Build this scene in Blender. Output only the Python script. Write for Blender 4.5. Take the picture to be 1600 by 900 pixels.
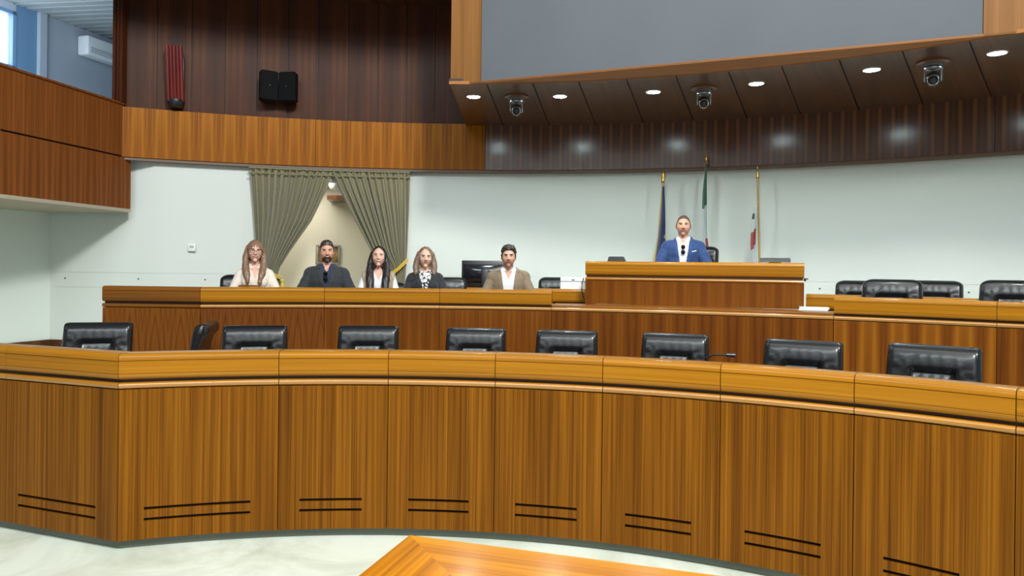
import bpy, bmesh, math, random
import numpy as np
from mathutils import Vector, Matrix, noise
for o in list(bpy.data.objects): bpy.data.objects.remove(o)
S = bpy.context.scene; COL = S.collection
R_ = math.radians
# ------------------------------------------------------------------ camera, world, light
cd = bpy.data.cameras.new('camera'); cam = bpy.data.objects.new('camera', cd); COL.objects.link(cam)
cd.sensor_width = 36; cd.lens = 25.875; cd.shift_y = -33/1600; cd.clip_start = .05; cd.clip_end = 200
cam.matrix_world = Matrix.Translation((0, 0, 1.65)) @ Matrix.Rotation(R_(90), 4, 'X') @ Matrix.Rotation(.012, 4, 'Z')
S.camera = cam
S.view_settings.view_transform = 'Standard'; S.view_settings.look = 'None'
S.view_settings.exposure = 0.0; S.view_settings.gamma = 1; S.view_settings.use_curve_mapping = False
w = bpy.data.worlds.new('World'); S.world = w; w.use_nodes = True
w.node_tree.nodes['Background'].inputs[0].default_value = (.78, .93, 1.0, 1)
w.node_tree.nodes['Background'].inputs[1].default_value = .24
def area(name, loc, target, sx, sy, power, color=(1, 1, 1)):
    l = bpy.data.lights.new(name, 'AREA'); l.shape = 'RECTANGLE'; l.size = sx; l.size_y = sy; l.energy = power; l.color = color
    o = bpy.data.objects.new(name, l); COL.objects.link(o); o.location = loc
    o.rotation_euler = (Vector(target)-Vector(loc)).to_track_quat('-Z', 'Y').to_euler()
    return o
area('hall_lamp', (1.6, -.3, 7.5), (-1.0, 9, 1.6), 1.2, 1.2, 900, (1, .995, .95))
area('hall_overhead_fill', (-1.5, -2.6, 7.6), (-1.5, 8, 1.5), 7, 2, 520, (.88, .98, 1))  # broad unseen fill added behind the camera, reaches in under the soffit
area('hall_front_fill', (0, -6, 4.2), (0, 6, 1.6), 9, 2.5, 120, (.9, .98, 1))  # unseen low frontal fill, added to light walls and desk fronts
area('hall_downlight_row', (0.4, 3.6, 7.6), (0.4, 3.6, 0), 4, 1.0, 60, (1, .98, .92))

# ------------------------------------------------------------------ helpers
CX, CY = -0.75, 0.0
def pol(R, deg, z=0.0):
    a = R_(deg); return Vector((CX+R*math.sin(a), CY+R*math.cos(a), z))
def at(px, py, z):           # world point of height z seen at a photo pixel (used to plan the layout)
    th = .012; dx = px-800; dy = py-417
    a = dx*math.cos(th)+dy*math.sin(th); b = -dx*math.sin(th)+dy*math.cos(th)
    D = (1.65-z)*1150/b; return Vector((a*D/1150, D, z))
def phi(v): return math.degrees(math.atan2(v.x-CX, v.y-CY))
def phx(px, R, py=450):      # polar angle where the ray of a photo column meets the circle R
    th = .012; dx = px-800; a = (dx*math.cos(th)+(py-417)*math.sin(th))/1150
    # |(a*D-CX, D)| = R
    A = a*a+1; B = -2*a*CX; C = CX*CX-R*R
    D = (-B+math.sqrt(B*B-4*A*C))/(2*A); return math.degrees(math.atan2(a*D-CX, D))
def new_mat(name): 
    m = bpy.data.materials.new(name); m.use_nodes = True; return m, m.node_tree, m.node_tree.nodes['Principled BSDF']
def plain(name, col, rough=.5, metal=0, coat=0, spec=.5, emit=None, es=0, bump=0, bscale=200, sheen=0, var=0):
    m, nt, b = new_mat(name)
    b.inputs['Base Color'].default_value = (*col, 1); b.inputs['Roughness'].default_value = rough
    b.inputs['Metallic'].default_value = metal; b.inputs['Coat Weight'].default_value = coat
    b.inputs['Specular IOR Level'].default_value = spec; b.inputs['Sheen Weight'].default_value = sheen
    if emit: b.inputs['Emission Color'].default_value = (*emit, 1); b.inputs['Emission Strength'].default_value = es
    if bump or var:
        tc = nt.nodes.new('ShaderNodeTexCoord'); n = nt.nodes.new('ShaderNodeTexNoise'); n.inputs['Scale'].default_value = bscale
        n.inputs['Detail'].default_value = 4; nt.links.new(tc.outputs['Object'], n.inputs['Vector'])
        if bump:
            bp = nt.nodes.new('ShaderNodeBump'); bp.inputs['Strength'].default_value = bump; bp.inputs['Distance'].default_value = .01
            nt.links.new(n.outputs[0], bp.inputs['Height']); nt.links.new(bp.outputs[0], b.inputs['Normal'])
        if var:
            r = nt.nodes.new('ShaderNodeValToRGB'); r.color_ramp.elements[0].position = .3; r.color_ramp.elements[1].position = .7
            r.color_ramp.elements[0].color = (*[c*(1-var) for c in col], 1); r.color_ramp.elements[1].color = (*[min(1, c*(1+var)) for c in col], 1)
            nt.links.new(n.outputs[0], r.inputs[0]); nt.links.new(r.outputs[0], b.inputs['Base Color'])
    return m
def wood(name, dark, mid, light, rough=.3, coat=.4, along='v', fine=150, band=9, period=0, arch=0, contrast=1.0, spec=.12, wb=.30):
    """veneer; UV in metres. along = direction of the grain; period = width of book-matched leaves; arch = cathedral figure"""
    m, nt, b = new_mat(name); N = nt.nodes.new; L = nt.links.new
    def mth(op, a, c=None):
        n = N('ShaderNodeMath'); n.operation = op
        for i, v in enumerate((a, c)):
            if v is None: continue
            if isinstance(v, (int, float)): n.inputs[i].default_value = v
            else: L(v, n.inputs[i])
        return n.outputs[0]
    uv = N('ShaderNodeUVMap'); sp = N('ShaderNodeSeparateXYZ'); L(uv.outputs[0], sp.inputs[0])
    a, l = (sp.outputs[0], sp.outputs[1]) if along == 'v' else (sp.outputs[1], sp.outputs[0])
    oi = N('ShaderNodeObjectInfo'); rnd = mth('MULTIPLY', oi.outputs['Random'], 37.0)
    if period:
        aa = mth('PINGPONG', a, period/2)
    else: aa = a
    def nz(fa, fl, detail=3, rough_=.55, off=0):
        c = N('ShaderNodeCombineXYZ'); L(mth('MULTIPLY', aa, fa), c.inputs[0]); L(mth('MULTIPLY', l, fl), c.inputs[1]); L(mth('ADD', rnd, off), c.inputs[2])
        n = N('ShaderNodeTexNoise'); n.inputs['Scale'].default_value = 1; n.inputs['Detail'].default_value = detail; n.inputs['Roughness'].default_value = rough_
        L(c.outputs[0], n.inputs['Vector']); return n.outputs[0]
    n1 = nz(band, .3, 2, .5); n2 = nz(fine*.3, .38, 3, .6, 5); n3 = nz(fine, .7, 2, .7, 9)
    v = mth('ADD', mth('MULTIPLY', n1, wb), mth('ADD', mth('MULTIPLY', n2, .66-wb), mth('MULTIPLY', n3, .34)))
    if arch:
        q = mth('MULTIPLY', mth('POWER', mth('ABSOLUTE', aa), 1.15), arch)
        ph = mth('ADD', mth('ADD', mth('MULTIPLY', l, 14), q), mth('MULTIPLY', n1, 2))
        s = mth('POWER', mth('ADD', mth('MULTIPLY', mth('SINE', ph), .5), .5), 9)
        v = mth('SUBTRACT', v, mth('MULTIPLY', s, .12))
    r = N('ShaderNodeValToRGB'); e = r.color_ramp.elements
    w_ = .16/contrast
    e[0].position = .5-w_; e[0].color = (*dark, 1); e[1].position = .5+w_; e[1].color = (*light, 1)
    x = e.new(.5); x.color = (*mid, 1); L(v, r.inputs[0]); L(r.outputs[0], b.inputs['Base Color'])
    b.inputs['Roughness'].default_value = rough; b.inputs['Coat Weight'].default_value = coat; b.inputs['Coat Roughness'].default_value = .16; b.inputs['Specular IOR Level'].default_value = spec
    bp = N('ShaderNodeBump'); bp.inputs['Strength'].default_value = .06; bp.inputs['Distance'].default_value = .002
    L(n3, bp.inputs['Height']); L(bp.outputs[0], b.inputs['Normal'])
    return m
M = {}
M['panel'] = wood('teak_panel', (.085, .026, .0012), (.17, .056, .0025), (.27, .097, .005), .45, .02, 'v', 150, 8, 0, 0, 1.35, .1, .22)
M['lip'] = wood('teak_rail', (.26, .098, .004), (.35, .138, .006), (.43, .178, .010), .25, .35, 'u', 120, 14, 0, 0, 1.0)
M['trim'] = wood('teak_trim', (.30, .11, .004), (.38, .15, .005), (.46, .19, .009), .24, 1.0, 'u', 120, 14, 0, 0, 1.0, .8)
M['facet'] = wood('walnut_panel', (.10, .028, .004), (.185, .056, .006), (.25, .085, .010), .42, .1, 'v', 90, 9, .26, 150, 1)
M['panel2'] = wood('walnut_panel_striped', (.085, .021, .002), (.15, .043, .003), (.25, .086, .006), .42, .06, 'v', 60, 9, .24, 0, 1.1, .12, .42)
M['arch'] = wood('walnut_panel_figured', (.075, .019, .003), (.15, .043, .005), (.20, .064, .008), .42, .1, 'v', 90, 9, .23, 150, 1.0)
M['lip_dark'] = wood('walnut_rail', (.13, .042, .005), (.19, .066, .008), (.25, .095, .013), .28, .35, 'u', 120, 14, 0, 0, 1.2)
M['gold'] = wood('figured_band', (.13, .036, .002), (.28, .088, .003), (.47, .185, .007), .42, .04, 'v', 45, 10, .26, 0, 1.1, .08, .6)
M['balcony'] = wood('balcony_veneer', (.11, .034, .008), (.175, .054, .012), (.25, .082, .020), .5, .0, 'v', 45, 10, .40, 0, 1.1, .08, .6)
M['darkwall'] = wood('dark_walnut', (.032, .009, .004), (.052, .014, .005), (.11, .032, .008), .45, .02, 'v', 40, 7, .44, 0, .9, .12, .6)
M['soffit'] = wood('soffit_walnut', (.045, .016, .006), (.08, .030, .010), (.14, .056, .02), .3, .25, 'v', 60, 9, 0, 0, 1.0, .3)
M['shadewall'] = wood('shaded_band', (.05, .014, .003), (.10, .032, .006), (.24, .085, .014), .25, .9, 'v', 45, 12, .26, 0, 1.0, .2, .6)  # darker copy of the figured band, the bulkhead's shade put into its colour
M['frame'] = wood('frame_veneer', (.16, .068, .020), (.205, .090, .028), (.26, .118, .038), .5, .0, 'v', 90, 12)
M['frame_h'] = wood('frame_veneer_long', (.22, .088, .028), (.28, .115, .038), (.34, .145, .05), .5, .0, 'u', 90, 12)
M['tabletop'] = wood('table_veneer', (.24, .070, .002), (.44, .155, .004), (.56, .225, .007), .34, .2, 'u', 60, 16, 0, 0, 1.6)
M['dark'] = plain('black_recess', (.012, .007, .005), .6)
M['gap'] = plain('dark_brown_recess', (.05, .02, .008), .35)
M['plinth'] = plain('grey_plinth', (.10, .115, .09), .35)
M['wall'] = plain('white_plaster', (.655, .695, .665), .75, bump=.04, bscale=60)
M['wall_side'] = plain('white_plaster_side', (.70, .76, .72), .8)
M['white'] = plain('white_plastic', (.8, .83, .83), .4)
M['leather'] = plain('black_leather', (.007, .0075, .009), .34, coat=.15, spec=.5, bump=.05, bscale=120)
M['black'] = plain('black_plastic', (.012, .012, .014), .35)
M['matblack'] = plain('black_cloth', (.004, .004, .005), .8, spec=.15)
M['chrome'] = plain('chrome', (.6, .6, .62), .15, 1)
M['metal'] = plain('grey_metal', (.25, .25, .27), .3, .8)
M['brass'] = plain('brass', (.7, .45, .12), .3, .9)
M['screen'] = plain('grey_screen_cloth', (.092, .102, .118), .85, var=.04, bscale=1.5)
def floor_mat():
    m, nt, b = new_mat('pale_marble'); N = nt.nodes.new; L = nt.links.new
    tc = N('ShaderNodeTexCoord'); n = N('ShaderNodeTexNoise'); n.inputs['Scale'].default_value = 1.1; n.inputs['Detail'].default_value = 9; n.inputs['Roughness'].default_value = .68; n.inputs['Distortion'].default_value = 1.2
    L(tc.outputs['Object'], n.inputs['Vector'])
    r = N('ShaderNodeValToRGB'); e = r.color_ramp.elements; e[0].position = .30; e[0].color = (.52, .56, .45, 1); e[1].position = .55; e[1].color = (.74, .80, .70, 1)
    L(n.outputs[0], r.inputs[0]); L(r.outputs[0], b.inputs['Base Color']); b.inputs['Roughness'].default_value = .28; return m
M['floor'] = floor_mat()
def slat_mat():
    m, nt, b = new_mat('white_slats'); N = nt.nodes.new; L = nt.links.new
    b.inputs['Base Color'].default_value = (.36, .39, .40, 1); b.inputs['Roughness'].default_value = .5; return m
M['slats'] = slat_mat()

def finish(name, bm, mat, parent=None, smooth=0, loc=None):
    me = bpy.data.meshes.new(name); bm.normal_update(); bm.to_mesh(me); bm.free()
    for mm in (mat if isinstance(mat, (list, tuple)) else [mat]): me.materials.append(mm)
    if smooth:
        for p in me.polygons: p.use_smooth = True
        if smooth < 180: me.set_sharp_from_angle(angle=R_(smooth))
    o = bpy.data.objects.new(name, me); COL.objects.link(o)
    if parent: o.parent = parent
    if loc is not None: o.location = loc
    return o
def uvbox(bm):
    bm.normal_update()
    uv = bm.loops.layers.uv.verify()
    for f in bm.faces:
        n = f.normal
        if abs(n.z) > .7:
            for l in f.loops: l[uv].uv = (l.vert.co.x, l.vert.co.y)
        else:
            t = Vector((-n.y, n.x, 0)); t.normalize()
            for l in f.loops: l[uv].uv = (l.vert.co.dot(t), l.vert.co.z)
def empty(name, loc, rz=0, label=None, cat=None, group=None):
    o = bpy.data.objects.new(name, None); COL.objects.link(o); o.location = loc; o.rotation_euler = (0, 0, rz); o.empty_display_size = .2
    return tag(o, label, cat, group)
def tag(o, label=None, cat=None, group=None, kind=None):
    if label: o['label'] = label
    if cat: o['category'] = cat
    if group: o['group'] = group
    if kind: o['kind'] = kind
    return o
def struct(name, bm, mat, smooth=0, label=None):
    return tag(finish(name, bm, mat, None, smooth), label, None, None, 'structure')
def box(bm, c, s, rot=None, bev=0, seg=2, mi=0):
    vs = bmesh.ops.create_cube(bm, size=1)['verts']
    for v in vs: v.co = Vector((v.co.x*s[0], v.co.y*s[1], v.co.z*s[2]))
    fs = list({f for v in vs for f in v.link_faces})
    for f in fs: f.material_index = mi
    if bev:
        es = list({e for v in vs for e in v.link_edges})
        r = bmesh.ops.bevel(bm, geom=es, offset=bev, segments=seg, affect='EDGES', profile=.5)
        vs = list({v for f in r['faces'] for v in f.verts} | {v for v in vs if v.is_valid})
    for v in vs:
        if rot is not None: v.co = rot @ v.co
        v.co += Vector(c)
    return vs
def cyl(bm, p0, p1, r0, r1=None, seg=16, caps=True, mi=0):
    p0, p1 = Vector(p0), Vector(p1); r1 = r0 if r1 is None else r1
    d = p1-p0; q = Vector((0, 0, 1)).rotation_difference(d.normalized()).to_matrix()
    rings = []
    for p, r in ((p0, r0), (p1, r1)):
        rings.append([bm.verts.new(p+q@Vector((r*math.cos(2*math.pi*i/seg), r*math.sin(2*math.pi*i/seg), 0))) for i in range(seg)])
    for i in range(seg):
        f = bm.faces.new((rings[0][i], rings[0][(i+1) % seg], rings[1][(i+1) % seg], rings[1][i])); f.material_index = mi
    if caps:
        bm.faces.new(rings[0][::-1]).material_index = mi; bm.faces.new(rings[1]).material_index = mi
def lathe(bm, prof, seg=24, c=(0, 0, 0), rot=None):
    c = Vector(c); rs = []
    for r, z in prof:
        rs.append([(lambda v: (rot@v if rot else v)+c)(Vector((r*math.cos(2*math.pi*i/seg), r*math.sin(2*math.pi*i/seg), z))) for i in range(seg)])
    vs = [[bm.verts.new(p) for p in ring] for ring in rs]
    for k in range(len(vs)-1):
        for i in range(seg): bm.faces.new((vs[k][i], vs[k][(i+1) % seg], vs[k+1][(i+1) % seg], vs[k+1][i]))
    bm.faces.new(vs[0][::-1]); bm.faces.new(vs[-1])
def tube(bm, pts, r, seg=8, taper=None):
    pts = [Vector(p) for p in pts]; n = len(pts); rings = []
    for k, p in enumerate(pts):
        t = (pts[min(k+1, n-1)]-pts[max(k-1, 0)]).normalized()
        q = Vector((0, 0, 1)).rotation_difference(t).to_matrix(); rr = r if taper is None else r*taper[k]
        rings.append([bm.verts.new(p+q@Vector((rr*math.cos(2*math.pi*i/seg), rr*math.sin(2*math.pi*i/seg), 0))) for i in range(seg)])
    for k in range(n-1):
        # align rings
        best = min(range(seg), key=lambda s: (rings[k][0].co-rings[k+1][s].co).length)
        rings[k+1] = rings[k+1][best:]+rings[k+1][:best]
        for i in range(seg): bm.faces.new((rings[k][i], rings[k][(i+1) % seg], rings[k+1][(i+1) % seg], rings[k+1][i]))
    bm.faces.new(rings[0][::-1]); bm.faces.new(rings[-1])
def sphere(bm, c, s, seg=20, rings=12, rot=None):
    vs = bmesh.ops.create_uvsphere(bm, u_segments=seg, v_segments=rings, radius=1)['verts']
    for v in vs:
        p = Vector((v.co.x*s[0], v.co.y*s[1], v.co.z*s[2])); v.co = (rot@p if rot else p)+Vector(c)
    return vs
def prism(bm, poly, z0, z1, mi=0):
    a = [bm.verts.new((p[0], p[1], z0)) for p in poly]; b = [bm.verts.new((p[0], p[1], z1)) for p in poly]; n = len(poly)
    fs = [bm.faces.new(a[::-1]), bm.faces.new(b)]+[bm.faces.new((a[i], a[(i+1) % n], b[(i+1) % n], b[i])) for i in range(n)]
    for f in fs: f.material_index = mi
    return fs
def sweep(bm, path, prof, u0=0.0, mi=0):
    """path: list of (point, offset-normal pointing away from the room centre); prof: closed list of (r, z)"""
    uv = bm.loops.layers.uv.verify(); n = len(prof)
    us = [u0]
    for k in range(1, len(path)): us.append(us[-1]+(path[k][0]-path[k-1][0]).length)
    vsum = [0]
    for i in range(n): vsum.append(vsum[-1]+math.dist(prof[i], prof[(i+1) % n]))
    rings = [[bm.verts.new((p.x+nn.x*r, p.y+nn.y*r, z)) for r, z in prof] for p, nn in path]
    for k in range(len(path)-1):
        for i in range(n):
            j = (i+1) % n
            f = bm.faces.new((rings[k][i], rings[k][j], rings[k+1][j], rings[k+1][i])); f.material_index = mi
            for l, (u, v) in zip(f.loops, ((us[k], vsum[i]), (us[k], vsum[i+1]), (us[k+1], vsum[i+1]), (us[k+1], vsum[i]))): l[uv].uv = (u, v)
    for ring, rev in ((rings[0], 0), (rings[-1], 1)):
        f = bm.faces.new(ring if rev else ring[::-1]); f.material_index = mi
        for l in f.loops: l[uv].uv = (l.vert.co.x+l.vert.co.y, l.vert.co.z)
def rrect(r0, r1, z0, z1, rad, seg=4, corners=(1, 1, 1, 1)):
    """rounded rectangle; corners: front-bottom, front-top, back-top, back-bottom"""
    out = []
    for (cx, cz, a0), on in zip(((r0, z0, 180), (r0, z1, 90), (r1, z1, 0), (r1, z0, 270)), corners):
        if not on: out.append((cx, cz)); continue
        ox = cx+rad if cx == r0 else cx-rad; oz = cz+rad if cz == z0 else cz-rad
        st, en = {180: (270, 180), 90: (180, 90), 0: (90, 0), 270: (0, -90)}[a0]
        for i in range(seg+1):
            a = R_(st+(en-st)*i/seg); out.append((ox+rad*math.cos(a), oz+rad*math.sin(a)))
    return out
def arc_path(R, a0, a1, step=1.2, n0=None, n1=None):
    n = max(2, int(abs(a1-a0)/step)+1); out = []
    for i in range(n+1):
        a = a0+(a1-a0)*i/n; p = pol(R, a); nn = Vector((math.sin(R_(a)), math.cos(R_(a)), 0))
        if i == 0 and n0: nn = n0
        if i == n and n1: nn = n1
        out.append((p, nn))
    return out
def mitre(n_a, n_b):
    b = (n_a+n_b).normalized(); return b/b.dot(n_a)
def joined(path, bm_fn):
    pass
# ------------------------------------------------------------------ desks
def facet_panel(bm, path, z0, z1, r, th, slots, u0=0.0):
    """front panel with slot openings; slots = [(ufrac0, ufrac1, za, zb)]"""
    uv = bm.loops.layers.uv.verify()
    L = [0]
    for k in range(1, len(path)): L.append(L[-1]+(path[k][0]-path[k-1][0]).length)
    T = L[-1]
    def pt(u, rr, z):
        for k in range(len(path)-1):
            if u <= L[k+1]+1e-9: break
        t = (u-L[k])/(L[k+1]-L[k]); p = path[k][0].lerp(path[k+1][0], t); n = path[k][1].lerp(path[k+1][1], t)
        return Vector((p.x+n.x*rr, p.y+n.y*rr, z))
    us = set(L); zs = {z0, z1}
    for a, b, za, zb in slots: us |= {a*T, b*T, a*T+.006, b*T-.006}; zs |= {za, zb}
    us = sorted(us); zs = sorted(zs)
    def inslot(u, z):
        return any(a*T < u < b*T and za < z < zb for a, b, za, zb in slots)
    def quad(ps, uvs, mi=0):
        f = bm.faces.new([bm.verts.new(p) for p in ps]); f.material_index = mi
        for l, q in zip(f.loops, uvs): l[uv].uv = q
    for i in range(len(us)-1):
        for j in range(len(zs)-1):
            ua, ub, za, zb = us[i], us[i+1], zs[j], zs[j+1]
            hole = inslot((ua+ub)/2, (za+zb)/2); q = [(u0+ua, za), (u0+ub, za), (u0+ub, zb), (u0+ua, zb)]
            rr = r+(.03 if hole else 0)
            quad([pt(ua, rr, za), pt(ub, rr, za), pt(ub, rr, zb), pt(ua, rr, zb)], q, 1 if hole else 0)
            if hole:
                quad([pt(ua, r, za), pt(ub, r, za), pt(ub, rr, za), pt(ua, rr, za)], q, 0)
                quad([pt(ua, r, zb), pt(ua, rr, zb), pt(ub, rr, zb), pt(ub, r, zb)], q, 1)
                for uu, du in ((ua, -1e-3), (ub, 1e-3)):
                    if not inslot(uu+du, (za+zb)/2): quad([pt(uu, r, za), pt(uu, rr, za), pt(uu, rr, zb), pt(uu, r, zb)], q, 1)
    sweep_back = [(p+n*(r+.032), n) for p, n in path]
    sweep(bm, sweep_back, [(0, z0), (0, z1), (th, z1), (th, z0)], u0)
    for zz in (z0, z1):
        for i in range(len(us)-1): quad([pt(us[i], r, zz), pt(us[i+1], r, zz), pt(us[i+1], r+.033, zz), pt(us[i], r+.033, zz)], [(us[i], 0)]*4)
    for uu in (0, T): quad([pt(uu, r, z0), pt(uu, r+.033, z0), pt(uu, r+.033, z1), pt(uu, r, z1)], [(u0+uu, z0), (u0+uu+.03, z0), (u0+uu+.03, z1), (u0+uu, z1)])

def lip_prof(z, depth=.17, h=.154):
    p = rrect(0, depth, z-h, z, .030, 5)
    # groove line just under the rounded nose
    out = []
    for q in p:
        out.append(q)
    k = next(i for i in range(len(out)) if abs(out[i][0]) < 1e-6 and out[i][1] < z-h+.0301)
    out[k+1:k+1] = [(0, z-h+.033), (.003, z-h+.034), (.003, z-h+.036), (0, z-h+.037), (0, z-.046), (.005, z-.0445), (.005, z-.0415), (0, z-.040)]
    return out
def inset_path(path, g):
    """trim both ends by g for the seam"""
    (p0, n0), (p1, n1) = path[0], path[-1]
    d0 = (path[1][0]-p0).normalized(); d1 = (path[-2][0]-p1).normalized()
    return [(p0+d0*g, n0)]+path[1:-1]+[(p1+d1*g, n1)]
def desk_section(label, path, ztop, zfloor, pm, lm, slots, u0, lip=True, base=None, cat='desk', group=None, worktop=True, zwork=None, plinth=.06):
    mid = path[len(path)//2][0]
    base = Vector((mid.x, mid.y, zfloor if base is None else base))
    path = [(Vector((p.x-base.x, p.y-base.y, 0)), n) for p, n in path]
    ip = inset_path(path, .0022); Z = lambda z: z-base.z
    o = empty('desk_section', base, 0, label, cat, group)
    bm = bmesh.new(); facet_panel(bm, ip, Z(zfloor+plinth), Z(ztop-.212), .010, .012, [(a, b, Z(za), Z(zb)) for a, b, za, zb in slots], u0)
    finish('front_panel', bm, [pm, M['dark']], o)
    bm = bmesh.new(); sweep(bm, [(p, n) for p, n in ip], rrect(0, .10, Z(ztop-.208), Z(ztop-.172), .017, 4, (1, 1, 0, 0)), u0); finish('trim_rail', bm, M['trim'] if lm is M['lip'] else lm, o, 40)
    if lip:
        bm = bmesh.new(); sweep(bm, path, [(.05, Z(ztop-.175)), (.05, Z(ztop-.15)), (.15, Z(ztop-.15)), (.15, Z(ztop-.175))], u0); finish('recess_strip', bm, M['gap'], o)
        bm = bmesh.new(); sweep(bm, ip, lip_prof(Z(ztop)), u0); finish('top_rail', bm, lm, o, 40)
    if plinth:
        bm = bmesh.new(); sweep(bm, path, [(.045, Z(zfloor)), (.045, Z(zfloor+plinth)), (.09, Z(zfloor+plinth)), (.09, Z(zfloor))], u0); finish('plinth', bm, M['plinth'], o)
    zw = Z(ztop-.178)
    if worktop:
        bm = bmesh.new(); sweep(bm, ip, [(.10, zw-.03), (.10, zw), (.40, zw), (.40, zw-.03)], u0); finish('worktop', bm, lm, o)
    bm = bmesh.new(); sweep(bm, path, [(.052, Z(zfloor+.0)+.001), (.052, zw-.031), (.07, zw-.031), (.07, Z(zfloor)+.001)], u0); finish('backing_board', bm, M['gap'], o)
    return o
# row 1
FL = -.055; R1 = 4.605; Z1 = 1.108; F1 = .18; F2 = .58; R2 = 7.58; Z2 = 1.415; RW = 9.75
seam1 = [phx(185, R1, 553)]+[phx(x, R1, y) for x, y in ((436, 550), (607, 549), (774, 553), (942, 560), (1126, 570), (1335, 585), (1588, 606))]
seam1 += [seam1[-1]+8.3, seam1[-1]+16.6]
K = pol(R1, seam1[0]); fdir = Vector((-.94, .335, 0)).normalized(); fn = Vector((.335, .94, 0)).normalized()
nk = Vector((math.sin(R_(seam1[0])), math.cos(R_(seam1[0])), 0)); nm = mitre(fn, nk)
F_end = K+fdir*.93
row1 = [([(F_end+fdir*.9, fn), (F_end, fn)], []), ([(F_end, fn), (K, nm)], [(.115, .815, .173, .191), (.115, .815, .108, .126)])]
sl1 = [(224, 391), (467, 565), (637, 732), (804, 901), (976, 1080), (1163, 1283), (1380, 1500), None]
lab1 = ['teak front-row desk section at the far left edge of the photo, mostly cut off',
 'teak front-row desk section angled back to the left of the corner, with two vent slots',
 'teak front-row desk section just right of the angled corner, with the longest vent slots',
 'teak front-row desk section, second to the right of the angled corner',
 'teak front-row desk section, third to the right of the angled corner',
 'teak front-row desk section, fourth right of the corner, behind the loose table corner',
 'teak front-row desk section, fifth right of the corner, left of the microphone',
 'teak front-row desk section below the microphone tip, sixth right of the corner',
 'teak front-row desk section near the right, its lower vent slot cut off',
 'teak front-row desk section at the right photo edge, only a narrow strip visible']
for i in range(len(seam1)-1):
    if i > 7: break
    a0, a1 = seam1[i], seam1[i+1]; sl = []
    if sl1[i]:
        z_lo, py = .15, 800
        f0 = (phx(sl1[i][0], R1, 790+.0)-a0)/(a1-a0); f1 = (phx(sl1[i][1], R1, 790)-a0)/(a1-a0)
        sl = [(f0, f1, .173, .191), (f0, f1, .108, .126)]
    row1.append((arc_path(R1, a0, a1, 1.0, nm if i == 0 else None), sl))
for i, (p, sl) in enumerate(row1):
    desk_section(lab1[i], p, Z1, FL, M['panel'], M['lip'], sl, i*1.37, plinth=.055, group='front row of curved desks')
# row 2
seam2 = [phx(313, R2, 447), phx(507, R2), phx(687, R2), phx(862, R2), phx(1303, R2, 464), phx(1558, R2, 468), phx(1558, R2, 468)+8.5]
K2 = pol(R2, seam2[0]); f2d = Vector((-1, .06, 0)).normalized(); f2n = Vector((.06, 1, 0)).normalized()
nk2 = Vector((math.sin(R_(seam2[0])), math.cos(R_(seam2[0])), 0)); nm2 = mitre(f2n, nk2)
E2 = K2+f2d*1.0
desk_section('dark walnut end section of the raised second desk row, left of its corner', [(E2, f2n), (K2, nm2)], Z2, F1, M['facet'], M['lip_dark'], [], 3.1, group='raised second desk row')
lab2 = ['second-row desk section in front of the woman with glasses', 'second-row desk section in front of the bearded man and the black-haired woman',
 'second-row desk section in front of the curly-haired man', 'low second-row counter without a top rail, under the podium',
 'second-row desk section with a top rail, right of the podium', 'second-row desk section at the right edge of the photo']
for i in range(6):
    desk_section(lab2[i], arc_path(R2, seam2[i], seam2[i+1], 1.0, nm2 if i == 0 else None), Z2, F1, M['arch' if i == 0 else 'panel2'], M['lip'], [], i*1.61, lip=(i != 3), group='raised second desk row', worktop=(i != 3), plinth=.05)
    if i == 3:
        o = bpy.data.objects[[x.name for x in bpy.data.objects if x.name.startswith('desk_section')][-1]]
        o = sorted([x for x in bpy.data.objects if x.get('label') == lab2[3]], key=lambda x: x.name)[0]
        b = o.location; bm = bmesh.new()
        pth = [(Vector((p.x-b.x, p.y-b.y, 0)), n) for p, n in arc_path(R2, seam2[3], seam2[4], 1.0)]
        sweep(bm, pth, rrect(.035, .46, Z2-.178-b.z, Z2-.150-b.z, .01, 3, (1, 1, 0, 0))); finish('counter_top', bm, M['lip_dark'], o, 40)
# row 3 : low desks behind, on both sides of the podium
R3 = 8.5; Z3 = 1.405
a_l0, a_l1 = phx(600, R3), phx(930, R3)
desk_section('narrow rear desk behind the curly-haired man, carrying the monitor', arc_path(R3, a_l0, a_l1, 1.0), Z3, F2, M['panel2'], M['lip'], [], 7.7, group='rear desk row')
a_r0, a_r1 = phx(1259, R3, 459), phx(1600, R3, 466)+6
desk_section('narrow rear desk right of the podium, behind the nearer black chairs', arc_path(R3, a_r0, a_r1, 1.0), Z3, F2, M['panel2'], M['lip'], [], 9.3, group='rear desk row')
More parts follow.
